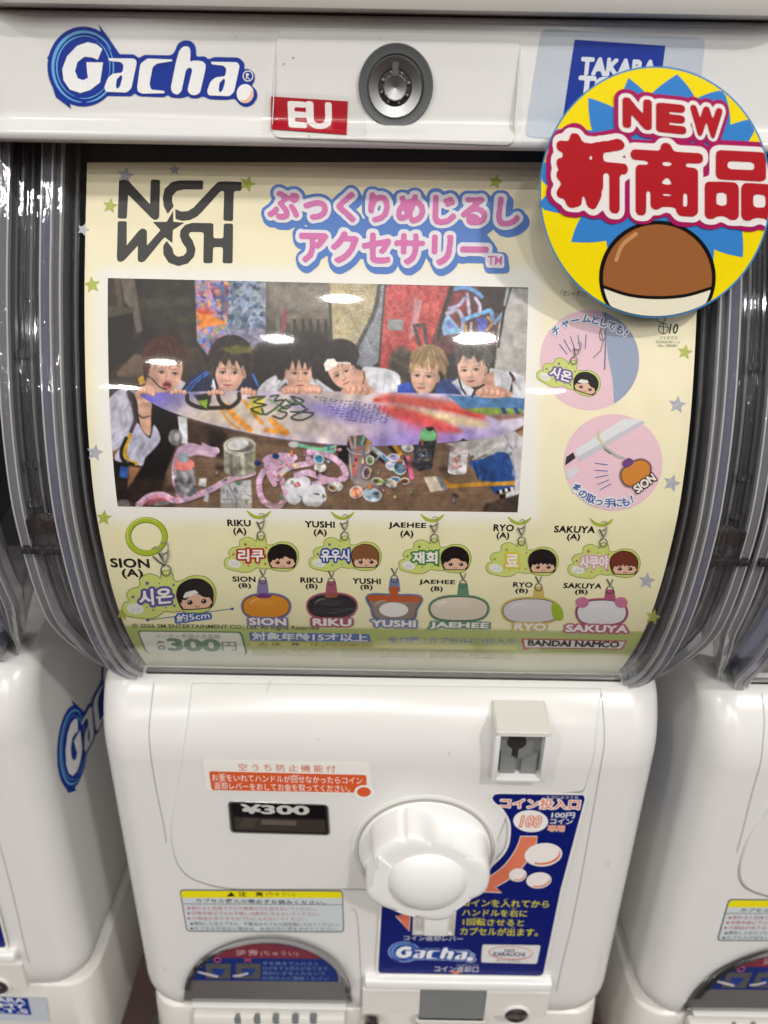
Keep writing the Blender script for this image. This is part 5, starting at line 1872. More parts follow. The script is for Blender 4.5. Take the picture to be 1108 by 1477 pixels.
# third
pp((204, 203, 210), [(373, 566), (380, 552), (395, 542), (408, 538), (416, 550), (414, 568)], 1.5, 2, sm=3)
pp((204, 204, 212), [(446, 545), (456, 546), (470, 556), (482, 566), (450, 566)], 1.5, 2, sm=3)
pp((44, 40, 46), [(398, 566), (412, 552), (420, 560), (414, 568)], 2)
ee((44, 36, 35), 428, 514, 33, 32, 3, 12)
person_face(432, 538, 19.5, 27, 0, .1, SK, 0, -1)
hairmass([(397, 532), (400, 505), (415, 488), (438, 486), (457, 500), (461, 530), (452, 547), (449, 528), (444, 534), (440, 522), (436, 532), (431, 518), (427, 533), (422, 520), (417, 534), (411, 530), (410, 547), (402, 547)], (41, 33, 32), (88, 74, 68), (20, 17, 18), (428, 486), 120, 13)
# fourth, white headband, head tilted
pp((212, 212, 220), [(522, 532), (535, 529), (562, 533), (577, 543), (573, 566), (536, 566), (528, 550)], 1.4, 2, sm=3)
for x in (545, 556, 566):
    ll((176, 176, 188), [(x, 538), (x - 3, 562)], 2, 1.2, 0, .6)
pp((198, 156, 138), [(505, 530), (526, 535), (532, 558), (508, 560)], 2, 2)
ee((40, 34, 35), 489, 512, 28, 23, 2.5, 12)
person_face(493, 538, 18, 24, -27, -.1, SK, 0, 1)
hairmass([(465, 522), (473, 498), (492, 489), (511, 496), (518, 513), (509, 526), (502, 521), (489, 523), (478, 521)], (38, 32, 33), (78, 68, 66), (18, 16, 18), (494, 488), 80, 11)
pp((232, 228, 220), [(467, 525), (472, 518), (482, 517), (488, 525), (480, 531), (470, 536)], 1.2, 2)
ll((222, 216, 208), [(486, 523), (505, 524)], 2, .8)
ll((40, 30, 30), [(525, 536), (526, 545), (522, 558)], 1.4, .7)
# fifth, fair hair
pp((54, 84, 172), [(573, 568), (574, 556), (590, 550), (598, 562), (598, 568)], 1.3, 4)
pp((58, 76, 136), [(628, 568), (634, 550), (650, 546), (664, 556), (674, 572), (640, 574)], 1.5, 6, sm=3)
ee((150, 124, 92), 618, 519, 26, 22, 2.5, 22)
person_face(612, 542, 20, 27, 5, -.35, (222, 182, 164), 0, 1)
hairmass([(591, 530), (594, 510), (612, 497), (634, 501), (646, 520), (642, 540), (636, 536), (631, 526), (624, 533), (618, 525), (610, 532), (604, 525), (598, 534), (594, 538)], (150, 122, 88), (220, 198, 150), (98, 76, 56), (620, 496), 150, 10)
# sixth
pp((210, 210, 218), [(651, 552), (662, 544), (684, 562), (680, 574), (668, 570)], 1.3, 2)
pp((210, 210, 218), [(706, 532), (722, 534), (745, 538), (757, 548), (757, 576), (730, 570), (712, 556)], 1.4, 2, sm=3)
ll((40, 38, 44), [(736, 538), (741, 546), (736, 568)], 3.6, .9)
ll((170, 80, 80), [(740, 540), (744, 548), (739, 568)], 1, .6)
ll((40, 38, 44), [(662, 546), (666, 560), (674, 572)], 2.6, .9)
pp((190, 148, 130), [(690, 545), (712, 535), (714, 560), (690, 566)], 2, 2)
ee((88, 84, 80), 684, 507, 28, 19, 3, 20)
person_face(680, 533, 20.5, 25, -5, -.3, (220, 182, 166), 0, 1)
hairmass([(658, 524), (661, 500), (682, 489), (705, 496), (713, 512), (707, 524), (702, 528), (697, 518), (690, 523), (684, 513), (676, 518), (668, 512), (663, 522)], (76, 72, 70), (150, 148, 146), (40, 38, 38), (684, 488), 120, 10)
for lp, cl, an, sd in (([(375, 566), (382, 553), (405, 540), (414, 566)], (204, 203, 210), 120, 3), ([(448, 547), (470, 556), (480, 566), (452, 566)], (204, 204, 212), 40, 4), ([(526, 533), (562, 535), (575, 545), (570, 564), (537, 564)], (212, 212, 220), 95, 5),
                       ([(708, 534), (742, 540), (755, 550), (754, 572), (714, 556)], (210, 210, 218), 60, 6), ([(268, 568), (280, 544), (300, 538), (312, 568)], (36, 44, 76), 120, 7), ([(634, 566), (640, 552), (660, 556), (670, 570)], (58, 76, 136), 60, 8)):
    folds(lp, cl, 9, an, 16, .80, sd)

# surfboard
B = smooth_loop([(202, 568), (240, 566), (320, 564), (450, 564), (560, 566), (640, 568), (720, 572), (768, 578), (768, 600), (740, 622), (690, 633), (620, 640), (550, 643), (480, 641), (400, 632), (330, 618), (270, 602), (228, 586)], 5)
bm_ = 1 - smoothstep(-1.0, 1.0, sdf(B))
base = np.array([190, 178, 204.0]) + 10 * CLOUD[..., None] * np.array([1, .8, .2])
keep = IMG.copy()
IMG[:] = base
ee((104, 96, 184), 225, 575, 60, 22, 22, 0, .95)
ee((204, 192, 172), 318, 596, 70, 26, 24, 2, .85)
ee((206, 194, 176), 440, 606, 90, 24, 22, 2, .8)
ee((132, 122, 200), 500, 598, 66, 14, 14, 0, .75, 14)
ee((206, 186, 190), 500, 622, 70, 14, 12, 0, .6)
ee((190, 178, 160), 475, 572, 60, 8, 8, 0, .7)
ee((150, 130, 206), 610, 634, 90, 16, 14, 0, .7, -4)
pp((204, 88, 72), [(540, 577), (560, 568), (600, 572), (690, 586), (700, 604), (690, 606), (630, 592), (560, 582)], 6, 4, .85, 3)
pp((214, 192, 150), [(560, 584), (620, 592), (690, 606), (700, 616), (640, 612), (580, 598)], 6, 4, .85, 3)
pp((196, 72, 70), [(545, 588), (575, 586), (620, 600), (662, 618), (660, 624), (620, 622), (575, 606)], 6, 4, .85, 3)
ee((200, 120, 180), 610, 622, 34, 8, 7, 0, .6, 18)
ee((190, 66, 58), 544, 577, 5, 2.6, 1.5, 0, .9)
ll((196, 72, 66), [(640, 588), (690, 600)], 4, 2, 0, .8)
for p, w in (([(326, 586), (340, 602), (352, 612), (360, 620)], 9), ([(352, 578), (364, 594), (378, 610)], 5), ([(392, 606), (400, 614), (412, 624)], 9), ([(384, 620), (398, 622), (414, 624)], 7), ([(318, 590), (332, 610), (346, 618)], 3)):
    ll((222, 150, 62), p, w, 2.2, 10, .85, 4)
pp((206, 190, 60), [(360, 572), (382, 572), (378, 600), (362, 598)], 2.5, 16, .8)
for p in ([(270, 570), (272, 580), (290, 588), (322, 588)], [(314, 568), (318, 580), (330, 588), (344, 578), (345, 568)]):
    ll((52, 44, 42), p, 6, 1.2, 6, 1, 4)
pp((40, 48, 36), [(280, 570), (306, 566), (304, 580), (298, 592), (288, 582)], 2, 8)
pp((134, 160, 62), [(284, 578), (300, 576), (298, 590)], 1.5, 8)
for p in ([(358, 574), (382, 572), (366, 580), (384, 584), (362, 590), (378, 598)], [(390, 572), (402, 570), (396, 578), (410, 578), (384, 598), (378, 590)], [(394, 600), (406, 604), (414, 596), (402, 592), (416, 584)],
          [(412, 576), (424, 584), (438, 578), (420, 572), (440, 588)], [(420, 594), (452, 596), (436, 606), (420, 602), (444, 590)], [(404, 584), (412, 590), (426, 580)]):
    ll((46, 56, 50), p, 2.6, .8, 6, .9, 3)
for p in ([(388, 576), (406, 586)], [(394, 592), (412, 590)], [(416, 578), (436, 582)]):
    ll((90, 140, 70), p, 3, 1.5, 4, .5)
r_ = np.random.default_rng(4)
for k in range(120):
    row, colm = k // 15, k % 15
    x, y = 456 + colm * 7 + row * 6, 572 + row * 4.6 + colm * 1.0
    if x < 560 and y < 610:
        a = r_.uniform(0, 3.1)
        ll((62, 56, 84), [(x, y), (x + 2.6 * math.cos(a), y + 1.8 * math.sin(a)), (x + r_.uniform(1, 4), y + r_.uniform(-1.5, 1.5))], 1.0, .6, 0, .75)
# blue fin board on the right
pp((82, 122, 166), [(646, 570), (700, 572), (758, 574), (757, 592), (700, 588), (668, 590)], 2, 8)
pp((128, 150, 70), [(672, 590), (700, 588), (752, 590), (756, 598), (700, 598), (680, 594)], 1.5, 12)
for x in (722, 740):
    pp((40, 70, 120), [(x, 588), (x + 6, 588), (x + 10, 597), (x + 4, 597)], 1, 4)
pp((120, 84, 72), [(700, 598), (758, 597), (757, 604), (720, 606)], 3, 8, .8)
pp((212, 206, 222), [(720, 610), (757, 600), (757, 614), (730, 620)], 4, 4, .7)
top = IMG.copy()
IMG[:] = keep

# table and what lies under the board
TBL = [(150, 590), (770, 590), (770, 750), (150, 750)]
pp((124, 102, 85), TBL, 2, 3)
IMG[:] = np.where((GY > 600)[..., None], IMG * (1 + .05 * (blur(np.repeat(prng.normal(0, 1, (GX.shape[0], 1)), GX.shape[1], 1), 1))[..., None]), IMG)
pp((24, 20, 20), [(188, 565), (222, 580), (260, 600), (256, 640), (240, 680), (228, 735), (150, 740), (150, 670), (190, 650), (196, 600)], 3, 6)
pp((66, 50, 42), [(262, 604), (320, 616), (330, 632), (300, 660), (262, 650)], 5, 6, .8)
pp((34, 26, 24), [(300, 618), (326, 628), (322, 662), (302, 655)], 5, 6, .8)
pp((60, 46, 40), [(150, 690), (240, 690), (250, 740), (150, 740)], 6, 8, .7)
pp((196, 193, 210), [(150, 590), (158, 575), (172, 564), (184, 566), (192, 590), (198, 612), (188, 634), (160, 652), (150, 648)], 1.5, 2, sm=3)
ll((60, 50, 60), [(186, 566), (194, 590), (196, 606), (190, 622)], 7, 2, 4, .9, 3)
pp((206, 166, 148), [(194, 568), (200, 562), (212, 566), (219, 580), (218, 600), (217, 628), (205, 620), (200, 600), (198, 580)], 1.4, 3, sm=3)
ll((50, 36, 34), [(199, 598), (206, 603), (216, 600)], 1.4, .7)
pp((190, 188, 208), [(188, 632), (198, 610), (206, 622), (217, 632), (222, 612), (232, 632), (222, 648), (210, 660), (205, 672), (190, 668), (166, 664), (172, 648)], 1.5, 2, sm=3)
ll((196, 158, 50), [(188, 628), (181, 645), (182, 660), (196, 669)], 6, 1.2, 4, 1, 3)
ll((34, 30, 32), [(182, 632), (175, 650), (178, 664), (192, 670)], 5, 1.2, 4, 1, 3)
pp((56, 92, 160), [(174, 672), (186, 674), (184, 690), (172, 688)], 1.5, 6)
pp((150, 112, 88), [(186, 672), (204, 674), (194, 690), (184, 704)], 2.5, 4)
pp((208, 210, 216), [(256, 600), (270, 602), (271, 640), (262, 640), (259, 622)], 1.2, 5)
ee((128, 126, 128), 253, 631, 10, 12, 1.5, 14)
ee((200, 200, 202), 255, 630, 4, 6, 2, 4, .8)
# pink knitted rope
RP = (212, 182, 206)
def rope(p, w, pinks=()):
    ll((74, 58, 62), [(x + 1.2, y + 2.2) for x, y in p], w, 1.6, 4, .6, 4)
    ll(RP, p, w, 1.0, 9, 1, 4)
    q = smooth_path(p, 12)
    for k in range(0, len(q), 3):
        c = ((226, 134, 150), (170, 142, 176), (208, 184, 204))[(k // 3) % 3] if k / len(q) > .15 else (178, 152, 182)
        d = q[min(k + 1, len(q) - 1)] - q[k - 1 if k else 0]
        d = d / max(np.hypot(*d), 1e-6)
        n = np.array([-d[1], d[0]])
        ll(c, [q[k] - n * w * .38 - d * 1.0, q[k] + n * w * .38 + d * 1.4], 2.0, 1.0, 4, .6)
rope([(312, 650), (290, 648), (274, 644), (262, 650), (254, 665), (253, 690), (258, 712)], 10)
pp((196, 168, 192), [(255, 650), (268, 640), (290, 642), (292, 638), (312, 650), (308, 660), (286, 656), (270, 660), (258, 668)], 2, 6, sm=3)
rope([(200, 728), (216, 716), (236, 714), (256, 722), (300, 708), (330, 692), (365, 682)], 9)
pp((206, 128, 144), [(206, 724), (224, 712), (244, 718), (262, 716), (240, 724), (214, 730)], 3, 14, .7)
# cans
def can(x0, x1, yt, yb, ry, side, topc, n=6, tilt=0):
    pts = [(x0, yt), (x1, yt), (x1 + tilt, yb)] + [((x0 + x1) / 2 + tilt + (x1 - x0) / 2 * math.cos(RAD(a)), yb + ry * math.sin(RAD(a))) for a in range(15, 180, 15)] + [(x0 + tilt, yb)]
    ll((34, 26, 26), [((x0 + x1) / 2 + tilt - 6, yb + 1), (x0 - 8 + tilt, yb - 4)], 9, 5, 0, .6)
    pp(side, pts, 1.1, n)
    ee(topc, (x0 + x1) / 2, yt, (x1 - x0) / 2, ry, 1, n)
can(250, 280, 678, 710, 6, (140, 138, 144), (150, 146, 150), 30, 4)
ee((224, 138, 132), 266, 670, 14, 9, 1, 5)
pp((224, 138, 132), [(252, 668), (280, 666), (281, 674), (252, 677)], 1, 5)
pp((150, 164, 176), [(259, 655), (271, 653), (272, 666), (260, 668)], 1, 6)
can(323, 369, 643, 678, 10, (150, 148, 138), (176, 172, 160), 16)
ll((214, 210, 196), [(350, 655), (351, 682)], 6, 2.5, 6, .8)
ll((84, 80, 72), [(333, 655), (334, 680)], 5, 2.5, 6, .7)
ll((190, 176, 120), [(366, 650), (366, 676)], 3, 1.5, 6, .7)
ee((196, 192, 182), 346, 642, 23, 12, 1, 5)
ee((120, 116, 104), 346, 643, 20, 9.5, 1, 5)
ee((216, 214, 214), 343, 641, 16, 8, 1.2, 3, 1, -10)
ll((200, 196, 186), [(324, 648), (335, 655), (350, 656), (368, 648)], 1.6, .8, 4, .9, 3)
rope([(384, 664), (392, 660), (402, 668), (396, 678), (386, 672), (404, 658), (424, 660)], 10)
rope([(420, 664), (410, 666), (396, 674)], 11)
rope([(380, 680), (374, 694), (376, 714), (384, 726), (402, 730), (412, 716), (408, 696), (400, 684), (388, 682), (396, 698)], 8.5)
rope([(400, 690), (410, 678), (426, 672), (448, 668), (458, 662), (452, 654), (444, 656), (446, 664)], 8)
rope([(428, 686), (444, 682), (462, 688), (480, 694), (498, 688), (494, 672), (480, 660), (462, 652), (446, 652)], 9)
rope([(450, 700), (470, 694), (490, 692)], 8)
ll((220, 206, 150), [(408, 684), (416, 675), (428, 671)], 5, 1.5, 8, .8)
ll((140, 178, 216), [(414, 678), (422, 673)], 4, 1.2, 4, .8)
for x, y in ((398, 658), (372, 668)):
    ee((40, 56, 110), x, y, 5, 4, 1.5, 6)
# white puffy cushions, figures and scraps
def puff(x, y, rx, ry):
    ee((110, 106, 116), x + 1.5, y + 2, rx, ry, 1.5, 0, .8)
    ee((222, 222, 230), x, y, rx, ry, 1.0, 1)
    ee((240, 240, 244), x - rx * .2, y - ry * .25, rx * .6, ry * .55, 3, 0, .6)
for a in ((424, 701, 13, 12), (438, 696, 10, 9), (424, 716, 11, 12), (436, 708, 9, 8), (447, 718, 11, 12), (456, 708, 13, 10), (462, 716, 9, 10), (456, 722, 10, 9)):
    puff(*a)
ll((176, 60, 66), [(424, 700), (430, 696), (433, 700), (426, 702)], 1.8, .8)
ll((50, 44, 50), [(454, 712), (460, 713)], 1.6, .6)
pp((198, 197, 200), [(318, 702), (334, 696), (362, 692), (364, 735), (318, 735)], 1.5, 5)
ll((110, 108, 112), [(330, 700), (342, 722), (341, 735)], 1.4, .8)
ll((120, 118, 122), [(350, 693), (354, 712), (362, 716)], 1.4, .8)
ll((120, 118, 122), [(328, 706), (329, 734)], 1.2, .8, 0, .7)
pp((150, 140, 90), [(352, 722), (360, 720), (356, 728)], 1, 6)
ee((90, 120, 100), 345, 697, 5, 3, 1.5, 6)
pp((206, 206, 208), [(288, 690), (298, 690), (297, 702), (286, 700)], 1.2, 4)
pp((200, 200, 206), [(296, 712), (302, 714), (300, 724), (294, 722)], 1.2, 4)
ee((120, 118, 118), 178, 728, 10, 8, 2, 14)
ll((140, 170, 190), [(224, 728), (242, 726)], 4, 1.5, 8, .7)
# pens, cup, stickers
ee((222, 220, 222), 424, 641, 8, 4.5, 1, 3)
ll((140, 206, 176), [(432, 642), (460, 648), (482, 651)], 5, 1, 4)
ll((150, 214, 178), [(462, 648), (484, 644)], 4, 1, 4)
ll((80, 140, 180), [(474, 640), (474, 648)], 4, 1, 4)
pp((20, 16, 20), [(486, 645), (502, 622), (508, 645), (502, 672), (488, 660)], 2.5, 4, .9)
pp((22, 18, 22), [(488, 622), (492, 622), (496, 640), (492, 642)], 1.5, 2, .8)
pp((24, 18, 22), [(598, 620), (605, 615), (612, 625), (606, 655), (597, 650)], 2.5, 4)
for p, c, w in (([(504, 632), (508, 646)], (214, 170, 160), 4), ([(512, 628), (512, 646)], (200, 190, 180), 4), ([(521, 632), (517, 648)], (96, 118, 124), 6), ([(525, 630), (522, 640)], (150, 200, 180), 3), ([(518, 646), (510, 684)], (204, 74, 54), 5.5),
                ([(532, 638), (529, 650)], (206, 160, 66), 6), ([(534, 642), (531, 650)], (224, 214, 196), 2.5)):
    ll(c, p, w, .9, 4)
CUP = [(502, 648), (534, 650), (530, 672), (524, 694), (514, 698), (504, 690)]
pp((176, 176, 196), CUP, 1.2, 2, .38)
pp((150, 150, 180), [(520, 655), (530, 655), (524, 690), (514, 694)], 2, 2, .35)
ee((196, 196, 206), 518, 648, 17, 5, .8, 0, .35)
ll((214, 214, 220), [(501, 646), (506, 652), (518, 655), (530, 653), (535, 648)], 1.8, .7, 0, .9, 3)
ll((200, 130, 190), [(528, 662), (523, 688)], 3, 1.5, 0, .6)
ll((206, 212, 222), [(504, 654), (508, 690)], 1.4, .7, 0, .7)
ee((180, 180, 184), 530, 698, 18, 6, 3, 2, .55)
for p, c, w in (([(538, 646), (556, 660)], (196, 204, 212), 6), ([(536, 654), (556, 668)], (40, 34, 34), 4), ([(562, 644), (572, 654)], (44, 36, 34), 5), ([(570, 644), (577, 654)], (206, 150, 50), 6), ([(588, 660), (594, 688)], (222, 120, 158), 6.5),
                ([(584, 660), (586, 672)], (60, 40, 44), 3), ([(553, 658), (557, 664)], (80, 140, 180), 4), ([(556, 668), (576, 664)], (170, 100, 90), 2)):
    ll(c, p, w, 1, 4)
for x, y, rx, ry, c, r in ((534, 664, 5, 6, (110, 130, 90), 0), (529, 682, 5, 8, (120, 100, 96), 10), (566, 672, 9, 6, (176, 186, 206), 10), (577, 674, 9, 10, (96, 126, 150), -10), (570, 692, 7, 4, (76, 120, 150), 0), (564, 697, 8, 5, (190, 180, 160), 20),
                           (545, 694, 8, 4.5, (166, 172, 96), 15), (514, 710, 9, 8, (226, 150, 130), -30), (537, 714, 13, 9, (170, 190, 206), 10), (568, 660, 8, 5, (160, 150, 190), 0), (584, 694, 6, 4, (110, 70, 50), 0), (588, 646, 8, 5, (190, 190, 190), 10),
                           (484, 702, 10, 6, (214, 208, 200), 0), (480, 704, 5, 4, (170, 136, 70), 0), (462, 674, 8, 6, (222, 216, 212), 0), (460, 662, 7, 6, (90, 150, 190), 30)):
    ee((60, 48, 44), x + 1, y + 1.6, rx + 1, ry + 1, 1.5, 0, .5, r)
    ee((222, 222, 224), x, y, rx + 1, ry + 1, .8, 0, 1, r)
    ee(c, x, y, rx - .6, ry - .6, 1, 22, 1, r)
can(599, 626, 632, 672, 5, (58, 58, 66), (128, 190, 138), 22, -3)
pp((136, 200, 146), [(606, 624), (612, 618), (622, 618), (630, 626), (628, 634), (618, 638), (614, 644), (610, 634), (606, 632)], 1.2, 4, sm=3)
ee((44, 44, 46), 620, 618, 5, 4, 1, 4)
pp((60, 60, 68), [(606, 636), (629, 636), (623, 676), (604, 680), (600, 674)], 1.2, 24)
for p in ([(602, 652), (606, 648), (608, 658), (604, 664)], [(610, 650), (614, 648), (616, 660), (611, 664)]):
    ll((170, 168, 170), p, 1.2, .6, 0, .8, 3)
ll((196, 100, 80), [(608, 634), (610, 641)], 2.5, 1)
can(649, 676, 648, 680, 5, (196, 190, 194), (226, 200, 208), 18, -3)
ee((222, 196, 206), 668, 646, 12, 7, 1, 4)
ee((40, 40, 42), 670, 637, 6, 4.5, 1, 4)
for p in ([(652, 664), (657, 660), (659, 670), (653, 674)], [(660, 666), (664, 662)], [(655, 676), (666, 672)]):
    ll((190, 80, 70), p, 1.6, .7, 0, .8)
# brush
pp((206, 192, 178), [(611, 688), (629, 687), (640, 707), (621, 710)], 1.2, 4)
pp((136, 138, 148), [(628, 687), (637, 689), (647, 704), (640, 708)], 1, 6)
pp((190, 146, 62), [(637, 690), (652, 698), (700, 695), (748, 694), (750, 701), (700, 701), (652, 704), (646, 704)], 1.2, 6)
# sixth person's lower part
pp((198, 195, 194), [(642, 640), (672, 636), (716, 626), (730, 640), (735, 655), (700, 655), (682, 664), (676, 652)], 1.5, 4)
pp((150, 166, 172), [(690, 662), (716, 650), (732, 652), (708, 662)], 2, 4)
pp((50, 84, 144), [(677, 666), (696, 662), (720, 652), (738, 658), (744, 676), (742, 692), (700, 694), (686, 680)], 1.5, 10, sm=3)
ll((32, 54, 100), [(684, 668), (690, 690)], 3, 1.5)
pp((50, 84, 144), [(706, 702), (742, 700), (740, 706), (714, 712)], 1.5, 8)
pp((206, 203, 210), [(716, 626), (742, 622), (755, 630), (754, 680), (748, 716), (742, 712), (744, 680), (736, 660), (724, 640)], 1.5, 4)
ll((120, 116, 124), [(728, 628), (740, 650)], 1.4, .8)
pp((186, 140, 116), [(746, 624), (757, 618), (757, 630), (750, 628)], 1.2)
for k in range(6):
    pp(((30, 28, 30), (214, 212, 214))[k % 2], [(716 + 4 * k, 708 - k), (720 + 4 * k, 707 - k), (721 + 4 * k, 712 - k), (717 + 4 * k, 713 - k)], .7, 0)
pp((34, 32, 34), [(720, 714), (730, 712), (728, 722), (722, 722)], 1.2)
pp((216, 214, 218), [(730, 712), (742, 706), (744, 718), (730, 724)], 1.2, 3)
pp((78, 66, 58), [(700, 726), (716, 722), (752, 712), (752, 745), (694, 745)], 1.5, 6)
pp((124, 106, 90), [(150, 726), (700, 724), (716, 716), (714, 724), (698, 730), (690, 745), (150, 745)], 2, 4, .35)
# the board lies over all that, then the hands on its edge
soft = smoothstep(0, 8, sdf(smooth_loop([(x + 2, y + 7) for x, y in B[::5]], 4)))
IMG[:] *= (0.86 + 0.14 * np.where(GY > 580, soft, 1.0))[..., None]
cover_ = [((250, 282), (626, 700)), ((323, 370), (630, 690)), ((598, 630), (612, 680)), ((649, 676), (630, 685)), ((500, 536), (626, 700)), ((486, 498), (620, 645)), ((194, 220), (560, 600))]
hold = np.zeros(GX.shape)
for (a, b), (c, d_) in cover_[2:6]:
    hold = np.maximum(hold, (smoothstep(a - 1, a + 1, GX) * (1 - smoothstep(b - 1, b + 1, GX)) * smoothstep(c - 1, c + 1, GY) * (1 - smoothstep(d_ - 1, d_ + 1, GY))))
over = IMG.copy()
IMG[:] = IMG * (1 - bm_[..., None]) + top * bm_[..., None]
for pts in ([(604, 640), (607, 622), (613, 617), (625, 615), (631, 626), (628, 660), (604, 660)], [(505, 655), (500, 645), (503, 630), (524, 627), (536, 638), (534, 655)], [(660, 650), (660, 638), (668, 632), (678, 638), (678, 650)]):
    m = 1 - smoothstep(-1.5, 1.5, sdf(pts))
    m = m * (np.abs(over - top).sum(-1) > 30)
    IMG[:] = IMG * (1 - m[..., None]) + over * m[..., None]
ll((150, 140, 190), B[-30:].tolist()[:20], 2, 1, 0, .4)
def knuckles(x, y, n, dx, w=7, h=8, dy=0.0, c=(214, 168, 148)):
    for k in range(n):
        cx_, cy_ = x + dx * k, y + dy * k + (1.5 if k in (0, n - 1) else 0)
        ee((150, 104, 90), cx_ + 1, cy_ + 1, w * .55, h * .55, 1.2, 0, .8)
        ee(c, cx_, cy_, w * .5, h * .52, 1.0, 2)
        ee((234, 196, 178), cx_ - .6, cy_ - 1.5, w * .24, h * .22, 1.2, 0, .7)
pp((206, 162, 144), [(196, 572), (200, 560), (214, 556), (224, 562), (218, 566), (204, 568)], 1.3, 2, sm=3)
knuckles(204, 562, 4, 5.5, 6, 8, 1.2)
knuckles(248, 564, 4, 6, 6, 6)
knuckles(302, 565, 4, 6, 7, 6)
knuckles(350, 562, 4, 5.5, 6, 9, 1.0)
pp((206, 160, 142), [(404, 566), (412, 556), (430, 557), (438, 563), (434, 568)], 1.4, 2, sm=3)
knuckles(410, 562, 4, 6, 7, 8)
pp((206, 160, 142), [(436, 566), (442, 556), (456, 555), (466, 564), (460, 568)], 1.4, 2, sm=3)
knuckles(442, 561, 4, 6, 7, 8)
pp((210, 166, 148), [(492, 566), (502, 556), (520, 553), (536, 558), (541, 566), (520, 570)], 1.4, 2, sm=3)
knuckles(502, 560, 4, 8.5, 6.5, 9, .6)
pp((206, 162, 144), [(684, 566), (694, 556), (716, 556), (738, 566), (734, 572), (700, 574)], 1.4, 2, sm=3)
knuckles(694, 563, 5, 8, 7.5, 9, .9)
ll((40, 36, 40), [(681, 572), (686, 562), (698, 555)], 3, 1)
# more odds and ends on the table
crng = np.random.default_rng(31)
for k in range(46):
    x, y = crng.uniform(300, 700), crng.uniform(652, 724)
    if crng.uniform() < .5:
        x, y = crng.uniform(480, 620), crng.uniform(648, 716)
    c = ((206, 206, 214), (150, 176, 206), (226, 150, 166), (196, 186, 120), (120, 150, 120), (70, 60, 66), (214, 130, 80))[crng.integers(7)]
    a = crng.uniform(0, 180)
    rx, ry = crng.uniform(1.5, 5), crng.uniform(1, 2.6)
    ee((52, 40, 38), x + .8, y + 1.4, rx + .8, ry + .8, 1.2, 0, .5, a)
    ee(c, x, y, rx, ry, .8, 24, .9, a)
    if crng.uniform() < .5:
        ee((60, 56, 70), x + crng.uniform(-1, 1), y, rx * .4, ry * .4, .6, 0, .8, a)
for lp, cl, an, sd in (([(156, 590), (180, 568), (194, 606), (170, 645), (156, 645)], (194, 191, 208), 100, 11), ([(186, 640), (200, 616), (228, 630), (204, 668), (172, 660)], (190, 188, 208), 110, 12), ([(650, 645), (715, 630), (725, 650), (682, 660)], (198, 195, 194), 160, 13),
                       ([(685, 672), (720, 656), (738, 662), (738, 688), (700, 690)], (50, 84, 144), 120, 14), ([(722, 630), (745, 626), (750, 700), (744, 700)], (206, 203, 210), 80, 15), ([(322, 704), (360, 696), (360, 732), (322, 732)], (198, 197, 200), 70, 16)):
    folds(lp, cl, 14, an, 22, .78, sd)
for k in range(60):
    y = crng.uniform(645, 736)
    x = crng.uniform(240, 700)
    ll((92, 74, 60) if k % 2 else (132, 110, 92), [(x, y), (x + crng.uniform(20, 70), y + crng.uniform(-1, 1))], crng.uniform(.5, 1.2), .8, 0, .25)
# lens softness, contrast, uneven light
lum = IMG.mean(-1, keepdims=True)
IMG[:] = IMG + (IMG - blur(IMG.copy(), 3)) * .2
IMG[:] = (np.clip(IMG, 0, 255) / 255.0) ** 1.10 * 255.0 * 1.03
IMG[:] *= (1 + .045 * CLOUD + .025 * MIDN)[..., None]
IMG[:] = lum.mean() * 0 + IMG * 1.06 - IMG.mean(-1, keepdims=True) * .06
# pale glare painted into the print, with the grain stronger there
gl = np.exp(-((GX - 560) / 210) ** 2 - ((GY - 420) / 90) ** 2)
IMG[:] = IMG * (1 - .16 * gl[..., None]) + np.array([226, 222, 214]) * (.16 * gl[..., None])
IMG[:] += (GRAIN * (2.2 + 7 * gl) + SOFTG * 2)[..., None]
QUAD = np.array([(156.6, 401.0), (762.8, 414.6), (745.9, 739.2), (169.0, 730.2)])
gy, gx = GX.shape
fu, fv = np.meshgrid(np.linspace(0, 1, 520), np.linspace(0, 1, 290))
# straight edges on the sheet: corners carried to the sheet, then evenly along x and down the profile
ca, cb = SHEET(QUAD[:, 0], QUAD[:, 1]), None
yl = np.stack([np.interp(fv[:, 0], [0, 1], [401.0, 730.2]), np.interp(fv[:, 0], [0, 1], [414.6, 739.2])], 1)
xl = (ca[0, 0] + ca[3, 0]) / 2
xr = (ca[1, 0] + ca[2, 0]) / 2
PXg, PYg = [], []
for a, b in yl:
    q = SHEET(np.array([160.0, 350.0, 600.0, 755.0]), np.interp([160.0, 350.0, 600.0, 755.0], [157, 763], [a, b]))
    t = np.linspace(xl, xr, 520)
    px_ = np.interp(t, q[:, 0], [160.0, 350.0, 600.0, 755.0])
    px_ = 160 + (t - q[0, 0]) / (q[3, 0] - q[0, 0]) * 595
    PXg.append(px_)
    PYg.append(np.interp(px_, [157, 763], [a, b]))
PXg, PYg = np.array(PXg), np.array(PYg)
ix = np.clip((PXg - 150) / 1.15, 0, gx - 1.001)
iy = np.clip((PYg - 396) / 1.15, 0, gy - 1.001)
x0_, y0_ = ix.astype(int), iy.astype(int)
wx_, wy_ = (ix - x0_)[..., None], (iy - y0_)[..., None]
PIC = IMG[y0_, x0_] * (1 - wx_) * (1 - wy_) + IMG[y0_, x0_ + 1] * wx_ * (1 - wy_) + IMG[y0_ + 1, x0_] * (1 - wx_) * wy_ + IMG[y0_ + 1, x0_ + 1] * wx_ * wy_
grid_print('group_photograph', PXg, PYg, PIC, SHEET, 0.00012, poster, 0.38)
